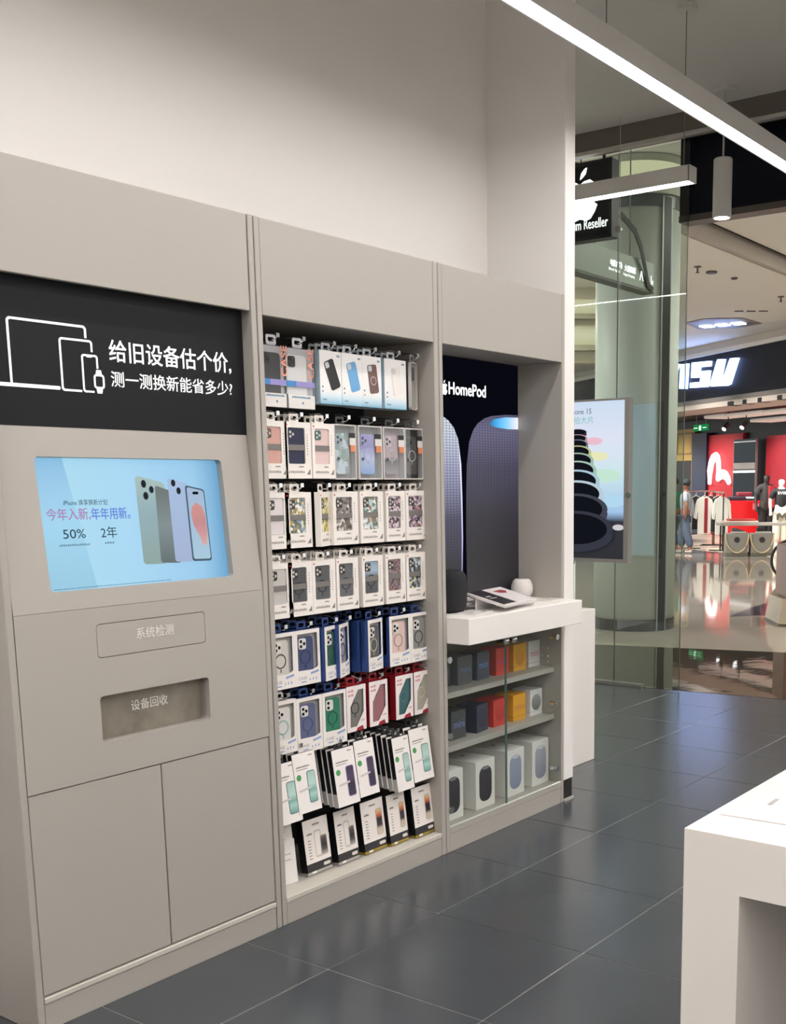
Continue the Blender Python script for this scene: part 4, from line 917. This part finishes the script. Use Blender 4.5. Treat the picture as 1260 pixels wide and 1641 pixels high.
# mirror column
p = fthing('mirror_panel', 'tall dark mirror panel between the two red walls', 'mirror', -3.1, 3.7)
ob('mirror', M().box(-.50, .50, .0, .05, 0, 2.5), mat('#20282c', .06, .9), p)
for x in (-.5, .49): ob('frame', M().box(x, x + .012, -.005, .05, 0, 2.5), mat('#8f8f90', .3, .6), p)
for z, h, cc in ((2.42, .03, '#d9dde0'), (1.75, .16, '#77716c'), (1.66, .06, '#e6e8ea'), (1.02, .04, '#e0f0f6')):
    ob('shelf_strip', M().box(-.48, .48, -.02, .0, z, z + h), mat(cc, .3, emit=.3), p)
# letters of the far store sign (bevelled polygons read off the photo)
sg = fob('letter_sign', M().poly([(.0, 3.40), (.26, 3.38), (.31, 3.89), (.04, 3.90)], -.07, -.005), glow('#9fbcff', SIGN))
tag(sg, 'white glowing slanted store letters on the dark navy fascia', 'sign')
def letter(pts): o = ob('letter', M().poly(pts, -.07, -.005), glow('#9fbcff', SIGN), sg); return o
letter([(-.62, 3.42), (-.40, 3.42), (-.06, 3.92), (-.27, 3.92), (-.47, 3.62), (-.60, 3.92), (-.82, 3.92)])
letter([(.50, 3.89), (1.20, 3.855), (1.18, 3.755), (.78, 3.775), (.77, 3.69), (1.17, 3.67), (1.10, 3.355), (.44, 3.385), (.45, 3.485), (.84, 3.47), (.85, 3.565), (.48, 3.585)])
letter([(1.48, 3.855), (1.71, 3.84), (1.60, 3.50), (1.72, 3.49), (1.94, 3.83), (2.20, 3.815), (1.93, 3.34), (1.82, 3.32), (1.25, 3.35), (1.235, 3.41)])
letter([(-1.65, 3.42), (-1.15, 3.42), (-1.12, 3.53), (-1.45, 3.53), (-1.44, 3.62), (-1.1, 3.62), (-1.08, 3.72), (-1.42, 3.72), (-1.41, 3.82), (-1.05, 3.82), (-1.0, 3.92), (-1.55, 3.92)])
lg = tag(fob('wave_emblem', M().poly([(-5.07, 1.37), (-5.12, 1.75), (-5.05, 2.0), (-4.91, 2.17), (-4.74, 2.22), (-4.60, 2.13), (-4.54, 1.95), (-4.52, 1.73), (-4.40, 1.76), (-4.22, 1.71), (-4.08, 1.57), (-4.02, 1.42), (-4.10, 1.36), (-4.20, 1.46), (-4.33, 1.52), (-4.50, 1.50), (-4.62, 1.45), (-4.68, 1.50), (-4.66, 1.72), (-4.68, 1.93), (-4.78, 2.04), (-4.88, 1.90), (-4.96, 1.62), (-4.99, 1.37)], 3.86, 3.92), glow('#fff6f4', 2.4)), 'white glowing curved emblem on the red store wall', 'sign')
# exit sign
p = fthing('exit_sign', 'small green glowing exit sign hanging inside the store', 'sign', -1.64, 1.5, 2.61)
ob('panel', M().bbox(-.31, .31, -.02, .02, 0, .145, .004), glow('#1f8f4a', .8), p)
ob('pictogram', M().poly([(-.05, .015), (.05, .015), (.03, .06), (.06, .09), (.0, .135), (-.05, .09)], -.026, -.021).poly([(-.27, .06), (-.12, .06), (-.12, .08), (-.27, .08)], -.026, -.021).poly([(.12, .06), (.27, .06), (.27, .08), (.12, .08)], -.026, -.021), glow('#c9ffd9', 1.6), p)
for x in (-.2, .22): ob('suspension_rod', M().tube([(x, 0, .14), (x, 0, .5)], .008, 6), mat('#8a8a88', .4), p)
# store spots
for i, (s, lab) in enumerate(((-.15, 'left one of two small black store spotlights left of the emblem wall'), (.55, 'right one of two small black store spotlights'))):
    p = fthing('track_spotlight', lab, 'lamp', s, 1.2, 2.58)
    ob('can', M().tube([(0, .08, .12), (.03, -.04, 0)], .06, 12), BLACK, p)
    ob('lens', M().tube([(.03, -.042, -.002), (.032, -.05, -.01)], .05, 12), glow('#ffffff', 3), p)
    ob('stem', M().tube([(0, .08, .1), (0, .08, .5)], .012, 6), BLACK, p)
for s, t in ((-4.5, 2.2), (-1.5, 2.4), (1.5, 2.2), (3.5, 1.8), (-7, 2.2), (0.5, .8), (3, .6)):  # bare spots without fixtures, added to light the store interior
    l = bpy.data.lights.new('store_fill', 'SPOT'); l.energy = 420; l.spot_size = rad(95); l.spot_blend = .6; l.shadow_soft_size = .05; l.color = (1, .96, .9)
    lo = bpy.data.objects.new('store_fill', l); COL.objects.link(lo); lo.location = FM @ Vector((s, t - .6, 2.72))
    lo.rotation_euler = (FM.to_3x3() @ Vector((0, .75, -.75))).to_track_quat('-Z', 'Y').to_euler()

for s, t in ((-.6, -2.2), (1.2, -2.2), (3.0, -2.4)):  # bare spots added to brighten the garment fronts
    l = bpy.data.lights.new('shopfront_fill', 'SPOT'); l.energy = 500; l.spot_size = rad(70); l.spot_blend = .6; l.shadow_soft_size = .05; l.color = (1, .97, .92)
    lo = bpy.data.objects.new('shopfront_fill', l); COL.objects.link(lo); lo.location = FM @ Vector((s, t, 4.12))
    lo.rotation_euler = (FM.to_3x3() @ Vector((0, .6, -.8))).to_track_quat('-Z', 'Y').to_euler()
# person / mannequin figures
def skin(name, pts, edges, material, parent, sub=1):
    me = bpy.data.meshes.new(name); me.from_pydata([p[:3] for p in pts], edges, []); me.materials.append(material)
    o = bpy.data.objects.new(name, me); COL.objects.link(o); o.parent = parent
    md = o.modifiers.new('skin', 'SKIN'); md.use_smooth_shade = True
    for i, p in enumerate(pts): me.skin_vertices[0].data[i].radius = (p[3], p[3]) if len(p) == 4 else (p[3], p[4])
    me.skin_vertices[0].data[0].use_root = True
    sm = o.modifiers.new('sub', 'SUBSURF'); sm.levels = sub; sm.render_levels = sub
    return o
def figure(p, H, skin_c, shirt, trousers, shoe, hair, walk=.06, pocket=True, face=True, cap=None):
    k = H
    def V(x, y, z, r, r2=None): return (x * k, y * k, z * k, r * k) if r2 is None else (x * k, y * k, z * k, r * k, r2 * k)
    hr = (.13, .02, .49) if pocket else (.155, -.02, .44)
    pts = [V(0, 0, .53, .075), V(0, .005, .64, .07), V(0, .0, .74, .085), V(0, .005, .81, .05), V(0, 0, .855, .030), V(0, -.008, .885, .042), V(0, -.008, .925, .052), V(0, -.002, .97, .040),
           V(-.105, .0, .795, .035), V(-.15, .02, .66, .028), V(-.15, -.02, .54, .022), V(-.155, -.035, .49, .017),
           V(.105, 0, .795, .035), V(.165, .045, .66, .028), V(.145, .03, .54, .022), V(*hr, .017),
           V(-.05, 0, .49, .06), V(-.055, -walk, .28, .042), V(-.055, -walk * .9, .05, .03), V(-.057, -walk - .075, .018, .022),
           V(.05, 0, .49, .06), V(.055, walk * .5, .28, .042), V(.055, walk * 1.6, .05, .03), V(.057, walk * 1.6 - .075, .018, .022)]
    ed = [(0, 1), (1, 2), (2, 3), (3, 4), (4, 5), (5, 6), (6, 7), (3, 8), (8, 9), (9, 10), (10, 11), (3, 12), (12, 13), (13, 14), (14, 15), (0, 16), (16, 17), (17, 18), (18, 19), (0, 20), (20, 21), (21, 22), (22, 23)]
    for side_, base in ((-1, 11), (1, 15)):
        bx, by, bz = pts[base][:3]
        for f, (dx, L) in enumerate(((-.014, .034), (-.005, .04), (.004, .038), (.012, .03))):
            n = len(pts); pts.append((bx + dx * k * .8, by - .006 * k, bz - L * .55 * k, .0062 * k)); pts.append((bx + dx * k, by - .014 * k, bz - L * k, .005 * k)); ed += [(base, n), (n, n + 1)]
        n = len(pts); pts.append((bx - side_ * .016 * k, by - .014 * k, bz - .012 * k, .0068 * k)); pts.append((bx - side_ * .018 * k, by - .022 * k, bz - .026 * k, .0055 * k)); ed += [(base, n), (n, n + 1)]
    b = skin('body', pts, ed, mat(skin_c, .55), p)
    t = skin('shirt', [V(0, 0, .52, .088, .078), V(0, .005, .64, .084), V(0, 0, .74, .098), V(0, .005, .815, .055), V(-.11, 0, .79, .046), V(-.145, .014, .685, .044), V(.11, 0, .79, .046), V(.158, .035, .685, .044)], [(0, 1), (1, 2), (2, 3), (3, 4), (4, 5), (3, 6), (6, 7)], shirt, p)
    skin('trousers', [V(0, 0, .535, .084), V(-.05, 0, .48, .07), V(-.056, -walk, .28, .062), V(-.056, -walk * .9, .07, .056), V(.05, 0, .48, .07), V(.056, walk * .5, .28, .062), V(.056, walk * 1.6, .07, .056)], [(0, 1), (1, 2), (2, 3), (0, 4), (4, 5), (5, 6)], trousers, p)
    for sx, yy in ((-1, -walk * .9), (1, walk * 1.6)):
        skin('shoe', [V(sx * .056, yy + .02, .028, .028), V(sx * .057, yy - .04, .024, .026), V(sx * .058, yy - .085, .018, .018)], [(0, 1), (1, 2)], shoe, p)
    if hair: ob('hair', M().lathe([(.050 * k, .925 * k), (.060 * k, .945 * k), (.057 * k, .975 * k), (.040 * k, 1.0 * k), (.01 * k, 1.012 * k)], 16, (0, .006 * k)), mat(hair, .7), p, smooth=True)
    if cap:
        c = ob('cap', M().lathe([(.063 * k, .945 * k), (.064 * k, .965 * k), (.055 * k, .995 * k), (.03 * k, 1.015 * k), (.005 * k, 1.02 * k)], 16, (0, .002 * k)), mat(cap, .7), p, smooth=True)
        ob('brim', M().add([(-.045 * k, -.05 * k, .95 * k), (.045 * k, -.05 * k, .95 * k), (.035 * k, -.115 * k, .942 * k), (-.035 * k, -.115 * k, .942 * k), (-.045 * k, -.05 * k, .956 * k), (.045 * k, -.05 * k, .956 * k), (.035 * k, -.115 * k, .948 * k), (-.035 * k, -.115 * k, .948 * k)], [(3, 2, 1, 0), (4, 5, 6, 7), (0, 1, 5, 4), (1, 2, 6, 5), (2, 3, 7, 6), (3, 0, 4, 7)]), mat(cap, .7), c)
    if face:
        ob('face', M().disc(-.018 * k, .93 * k, .0055 * k, -.064 * k, -.054 * k, 8).disc(.018 * k, .93 * k, .0055 * k, -.064 * k, -.054 * k, 8).box(-.012 * k, .012 * k, -.062 * k, -.05 * k, .892 * k, .897 * k), mat('#2e1d18', .5), b)
        ob('nose', M().add([(-.008 * k, -.055 * k, .905 * k), (.008 * k, -.055 * k, .905 * k), (0, -.073 * k, .908 * k), (0, -.055 * k, .935 * k)], [(0, 1, 2), (0, 2, 3), (1, 3, 2)]), mat(skin_c, .55), b)
        for sx in (-1, 1): ob('ear', M().disc(0, .92 * k, .013 * k, -.005 * k, .005 * k, 10, .6).xf(Matrix.Translation((sx * .056 * k, 0, 0)) @ Matrix.Rotation(rad(80 * sx), 4, 'Z')), mat(skin_c, .55), b)
CAMYAW = -.9638
p = thing('person', 'person in grey t-shirt, jeans and dark cap standing beside the clothes rack', 'person', (18.30, 7.48, .012), (0, 0, CAMYAW - 1.9))
figure(p, 1.46, '#9a6a55', mat('#a9b0b6', .8), mat('#5d6c82', .8), mat('#dcd9d6', .5), '#231d1b', cap='#2a3a38')
p = thing('person', 'person in green t-shirt half hidden behind the column edge', 'person', (18.64, 7.91, .012), (0, 0, CAMYAW - 2.4))
figure(p, 1.50, '#9a6a55', mat('#2f7f58', .8), mat('#3a4250', .8), mat('#2a2a2c', .5), '#1c1816')
# clothes racks and garments
def rack(label, P0, P1, h):
    P0, P1 = Vector(P0), Vector(P1); p = thing('clothes_rack', label, 'clothes rack', (P0.x, P0.y, .012), (0, 0, math.atan2((P1 - P0).y, (P1 - P0).x)))
    L = (P1 - P0).length
    ob('rail', M().tube([(0, 0, h), (L, 0, h)], .014, 8), mat('#c9c4bd', .3, .8), p)
    for x in (.03, L - .03):
        ob('post', M().tube([(x, 0, .015), (x, 0, h)], .014, 8), mat('#141416', .4), p)
        ob('foot', M().bbox(x - .02, x + .02, -.28, .28, 0, .02, .004), mat('#141416', .4), p)
    ob('low_rail', M().tube([(.03, 0, .30), (L - .03, 0, .30)], .012, 8), mat('#141416', .4), p)
rack('black clothes rack holding jackets behind the person in grey', (19.55, 8.02), (21.1, 8.10), 1.22)
rack('clothes rack with slanting rail holding the white shirt', (19.2, 7.05), (20.9, 8.06), 1.20)
def garment(label, P, h, wdt, material, stripe=None, rail=1.2, yaw=CAMYAW, cat='garment'):
    p = thing('garment', label, cat, (P[0], P[1], rail - h - .085), (0, 0, yaw))
    out = [(-wdt * .36, 0), (wdt * .36, 0), (wdt * .37, h * .62), (wdt * .44, h * .40), (wdt * .56, h * .43), (wdt * .50, h * .80), (wdt * .40, h * .93), (wdt * .12, h), (-wdt * .12, h), (-wdt * .40, h * .93), (-wdt * .50, h * .80), (-wdt * .56, h * .43), (-wdt * .44, h * .40), (-wdt * .37, h * .62)]
    ob('cloth', M().poly(out, -.035, .035), material, p)
    if stripe: ob('stripe', M().poly([(-wdt * .02, h * .03), (wdt * .17, h * .03), (wdt * .17, h * .97), (-wdt * .02, h * .97)], -.042, -.0352), stripe, p)
    ob('hanger', M().tube([(-wdt * .36, 0, h * .94), (0, 0, h + .03), (wdt * .36, 0, h * .94)], .008, 6).tube([(0, 0, h + .03), (0, 0, h + .06), (.02, .0, h + .085), (.0, 0, h + .10)], .006, 6), mat('#b9b2a6', .4), p)
WHT = mat('#dcd9d0', .8); BLK = mat('#17171a', .8)
garment('grey garment hanging leftmost on the rack behind the person', (20.0, 8.27), .78, .30, mat('#8f9498', .8))
garment('black jacket hanging beside the grey garment on the rack', (20.34, 8.22), .72, .32, BLK)
garment('white jacket with broad dark red stripe on the rack', (19.95, 7.83), .80, .38, WHT, mat('#8f1f2c', .8))
garment('black garment right of the red-striped jacket', (20.76, 8.06), .78, .34, BLK)
garment('second black garment on the slanting rail before the emblem wall', (20.36, 7.70), .70, .3, BLK)
garment('long white shirt hanging at the front of the slanting rail', (19.72, 7.32), .80, .36, mat('#dfe0d6', .8))
# red counter, table, giant bags, mannequins
p = thing('red_counter', 'bright red block counter below the mirror panel', 'counter', (22.35, 7.85, .012), (0, 0, CAMYAW))
ob('block', M().bbox(-.50, .50, 0, .5, 0, .98, .01), mat('#c8141c', .35), p)
ob('paper_notice', M().box(.12, .30, -.004, 0, .78, .92), mat('#c96a70', .5), p)
p = thing('folded_clothes', 'dark folded clothes heap lying on the red counter', 'clothes', (22.4, 7.95, .9925), (0, 0, CAMYAW))
ob('folded_cloth', M().bbox(-.35, .05, .05, .35, 0, .10, .02), mat('#2a2430', .8), p); ob('folded_cloth', M().bbox(-.15, .2, .08, .32, .10, .2, .02), mat('#7a2a38', .8), p)
p = thing('display_table', 'long grey topped display table behind the two big bags', 'table', (18.68, 6.88, .012), (0, 0, CAMYAW))
ob('tabletop', M().bbox(0, 1.9, 0, .5, .535, .59, .006), mat('#8f8a84', .4), p)
for x in (.08, 1.0, 1.78):
    for y in (.04, .44): ob('leg', M().box(x, x + .03, y, y + .03, 0, .535), mat('#18181a', .4), p)
ob('stacked_cloth', M().bbox(.12, .8, .08, .42, .59, .63, .01), mat('#c9b3a2', .7), p)
ob('stacked_cloth', M().bbox(.2, .75, .1, .4, .63, .67, .01), mat('#a33a3a', .7), p)
def bigbag(label, x, y, shoe_label, sc):
    p = thing('giant_tote_bag', label, 'bag', (x, y, .002), (0, 0, CAMYAW))
    ob('bag_body', M().add([(-.21, 0, 0), (.21, 0, 0), (.22, .28, 0), (-.2, .28, 0), (-.205, 0, .43), (.235, 0, .45), (.225, .28, .45), (-.195, .28, .44)], [(3, 2, 1, 0), (4, 5, 6, 7), (0, 1, 5, 4), (1, 2, 6, 5), (2, 3, 7, 6), (3, 0, 4, 7)]), mat('#8a8880', .7), p)
    ob('rope_handle', M().tube([(.225 * math.cos(rad(a_)) , -.015, .43 + .36 * math.sin(rad(a_))) for a_ in range(180, 361, 12)], .013, 8), mat('#cdbb96', .8), p)
    ob('round_patch', M().disc(.0, .32, .055, -.006, 0, 20), mat('#26262a', .5), p)
    ob('bag_base', M().box(-.212, .212, -.004, .284, 0, .07), mat('#6d6a5f', .7), p)
    q_ = thing('shoe', shoe_label, 'shoe', (x + .04, y - .03, .455), (0, 0, CAMYAW))
    m = M().poly([(-.13, 0), (.13, 0), (.14, .03), (.05, .05), (-.02, .085), (-.12, .09)], .10, .19)
    ob('upper', m, mat(sc, .5), q_); ob('sole', M().bbox(-.135, .145, .095, .195, -.001, .018, .004), mat('#c9c6c0', .5), q_)
bigbag('grey giant tote bag with cream rope, nearer the white shirt', 17.83, 6.14, 'grey and black shoe on top of the tote bag near the white shirt', '#4c4a4a')
bigbag('grey giant tote bag with cream rope, nearer the bicycle wheel', 18.08, 5.73, 'black shoe with white mark on the tote bag near the bicycle', '#141416')
def mannequin(label, x, y, h, top, shorts, yaw, sk='#d9d4cc'):
    p = thing('mannequin', label, 'mannequin', (x, y, .012), (0, 0, CAMYAW + yaw))
    figure(p, h, sk, top, shorts, mat('#d6d3ce', .5), None, walk=.01, pocket=False, face=False)
    return p
p = mannequin('mannequin in dark jacket with red front panel left of the table end', 22.1, 7.30, 1.62, mat('#3a3a3a', .8), mat('#1d1d20', .8), .2, '#2f2b2a')
ob('red_panel', M().box(-.02, .10, -.25, -.16, .85, 1.33), mat('#a82c36', .8), p)
p = mannequin('mannequin in black printed t-shirt and pale shorts behind the bicycle wheel', 20.9, 6.47, 1.52, mat('#17171a', .8), mat('#c9c4b6', .8), 0)
text('EVISU', mat('#e6e6e6', .6), p, (-.12, -.172, 1.15), .08, width=.24, bold=.02)
ob('print', M().poly([(-.12, .60), (-.12, .72), (-.06, .76), (0, .70), (.06, .76), (.12, .72), (.12, .60), (.07, .60), (.06, .68), (0, .63), (-.06, .68), (-.07, .60)], -.15, -.142), mat('#4a4438', .7), p)
# kiosk block + bicycle near the right border
p = thing('mall_kiosk', 'beige mall kiosk base with brown top at the right border', 'kiosk', (8.55, 1.15, 0), (0, 0, CAMYAW))
ob('base', M().add([(-.515, -.12, 0), (.5, -.12, 0), (.5, .5, 0), (-.515, .5, 0), (-.48, -.09, .27), (.46, -.09, .27), (.46, .45, .27), (-.48, .45, .27)], [(3, 2, 1, 0), (4, 5, 6, 7), (0, 1, 5, 4), (1, 2, 6, 5), (2, 3, 7, 6), (3, 0, 4, 7)]), mat('#b3a68e', .4), p)
ob('foot_trim', M().box(-.52, .505, -.125, .5, .0, .02), mat('#57503f', .4), p)
ob('brown_top', M().bbox(-.43, .43, -.06, .42, .27, .80, .006), mat('#7a5238', .4), p)
p = thing('bicycle', 'black bicycle standing with its wheel beyond the mall kiosk', 'bicycle', (13.09, 3.25, 0), (0, 0, CAMYAW))
for x in (0, .98):
    wh = ob('wheel', M().ring(x, .31, .27, .305, -.018, .018, 40), mat('#141416', .6), p)
    sp2 = M()
    for i in range(14): sp2.tube([(x, 0, .31), (x + .275 * math.cos(i * math.pi / 7), 0, .31 + .275 * math.sin(i * math.pi / 7))], .0022, 4)
    ob('spokes', sp2, mat('#b9b9b9', .3, .8), wh); ob('hub', M().disc(x, .31, .03, -.03, .03, 14), mat('#77787a', .3, .8), wh)
ob('frame', M().tube([(0, 0, .31), (.10, 0, .62), (.13, 0, .80)], .018, 8).tube([(.11, 0, .66), (.62, 0, .66)], .018, 8).tube([(.11, 0, .62), (.50, 0, .30), (.98, 0, .31), (.60, 0, .68), (.50, 0, .30)], .016, 8).tube([(.60, 0, .66), (.58, 0, .80)], .014, 8), mat('#7a2a28', .35), p)
ob('saddle', M().bbox(.48, .70, -.05, .05, .80, .84, .015), BLACK, p)
ob('handlebar', M().tube([(.05, -.22, .82), (.13, -.1, .81), (.13, .1, .81), (.05, .22, .82)], .013, 8), BLACK, p)

# ================================================================== mall ceiling fixtures
def cfix(name, label, x, y, z, m, material, cat):
    o = tag(ob(name, m, material), label, cat); o.location = (x, y, z); return o
DARKF = mat('#4a453d', .5)
spk = lambda: M().lathe([(.05, -.01), (.05, 0)], 20).tube([(0, 0, -.01), (0, 0, -.07)], .012, 8).lathe([(.025, -.08), (.025, -.07)], 14)
cfix('sprinkler', 'ceiling sprinkler nearer the column under the mall ceiling', 11.43, 4.04, 4.2, spk(), DARKF, 'sprinkler')
cfix('sprinkler', 'ceiling sprinkler nearer the right border under the mall ceiling', 14.35, 4.04, 4.2, spk(), DARKF, 'sprinkler')
cfix('ceiling_speaker', 'round dark ceiling speaker right of the nearer sprinkler', 11.86, 4.04, 4.2, M().lathe([(.07, -.025), (.075, -.02), (.075, 0)], 24), DARKF, 'speaker')
cfix('smoke_detector', 'small round smoke detector on the mall ceiling', 12.47, 3.98, 4.2, M().lathe([(.03, -.025), (.042, -.02), (.05, 0)], 20), DARKF, 'detector')
p = thing('ceiling_vent', 'slim three-part dark vent in the mall ceiling', 'vent', (15.45, 4.95, 4.2), (0, 0, CAMYAW))
for i in range(3): ob('slot', M().box(-.30 + i * .2, -.16 + i * .2, -.03, .03, -.012, 0), DARKF, p)
p = thing('ceiling_light_well', 'six sided recessed ceiling light well with bright lamps', 'lamp', (16.45, 5.98, 4.2))
hexp = [(-.45, .47), (-.72, -.04), (-.40, -.59), (.45, -.60), (.70, .0), (.43, .62)]
m = M(); n = 6
m.add([(x, y, -.012) for x, y in hexp] + [(x * .86, y * .86, -.012) for x, y in hexp], [(i, n + i, n + (i + 1) % n, (i + 1) % n) for i in range(n)])
ob('rim', m, mat('#8a7f72', .5), p)
ob('well', M().add([(x * .86, y * .86, -.010) for x, y in hexp], [tuple(range(5, -1, -1))]), mat('#5d554c', .4), p)
for a_ in (-.30, .0, .30): ob('lamp_panel', M().box(.10 - .12, .10 + .12, a_ - .10, a_ + .10, -.03, -.013), glow('#dfe8ff', 6), p)
for i, (x, y) in enumerate(((8.5, -2.5), (8.5, 0.5), (12.5, -1.5), (12.5, 1.5), (16.5, 0.5), (16.5, -3.0), (10.5, 6.5), (13.5, 8.5), (10.5, 10.0), (6.2, 5.5), (6.4, -4.5))):  # unseen downlights added to light the mall
    zc = 4.36 if y < 3.15 else 4.2
    p = thing('added_downlight', 'added square mall ceiling downlight out of the direct view', 'lamp', (x, y, zc), (0, 0, 0), 'added square mall downlights')
    ob('rim', M().holed(rect(-.17, .17, -.17, .17), [rect(-.15, .15, -.15, .15)], 0, .015).xf(Matrix.Rotation(rad(90), 4, 'X') ), mat('#d9d4cc', .5), p)
    ob('lens', M().box(-.15, .15, -.15, .15, -.012, -.006), glow('#fff9f1', DOWN), p)
# warm cove bands seen left of the column
cv = ob('trim_12', M().box(-3.0, 1.2, .06, .3, 3.15, 4.2), mat('#b3ab98', .6), kind='structure')
cv.location = (11.75, 6.15, 0); cv.rotation_euler = (0, 0, CAMYAW)
for z0, z1 in ((3.84, 4.03), (3.40, 3.62)):
    ob('cove_strip', M().box(-3.0, 1.2, .03, .058, z0, z1), grad([(0, '#e9dfb4'), (.6, '#fff3cf'), (1, '#efe6c2')], 2, .8), cv)
    ob('cove_ledge', M().box(-3.0, 1.2, -.08, .058, z0 - .09, z0 - .02), mat('#8f8876', .6), cv)
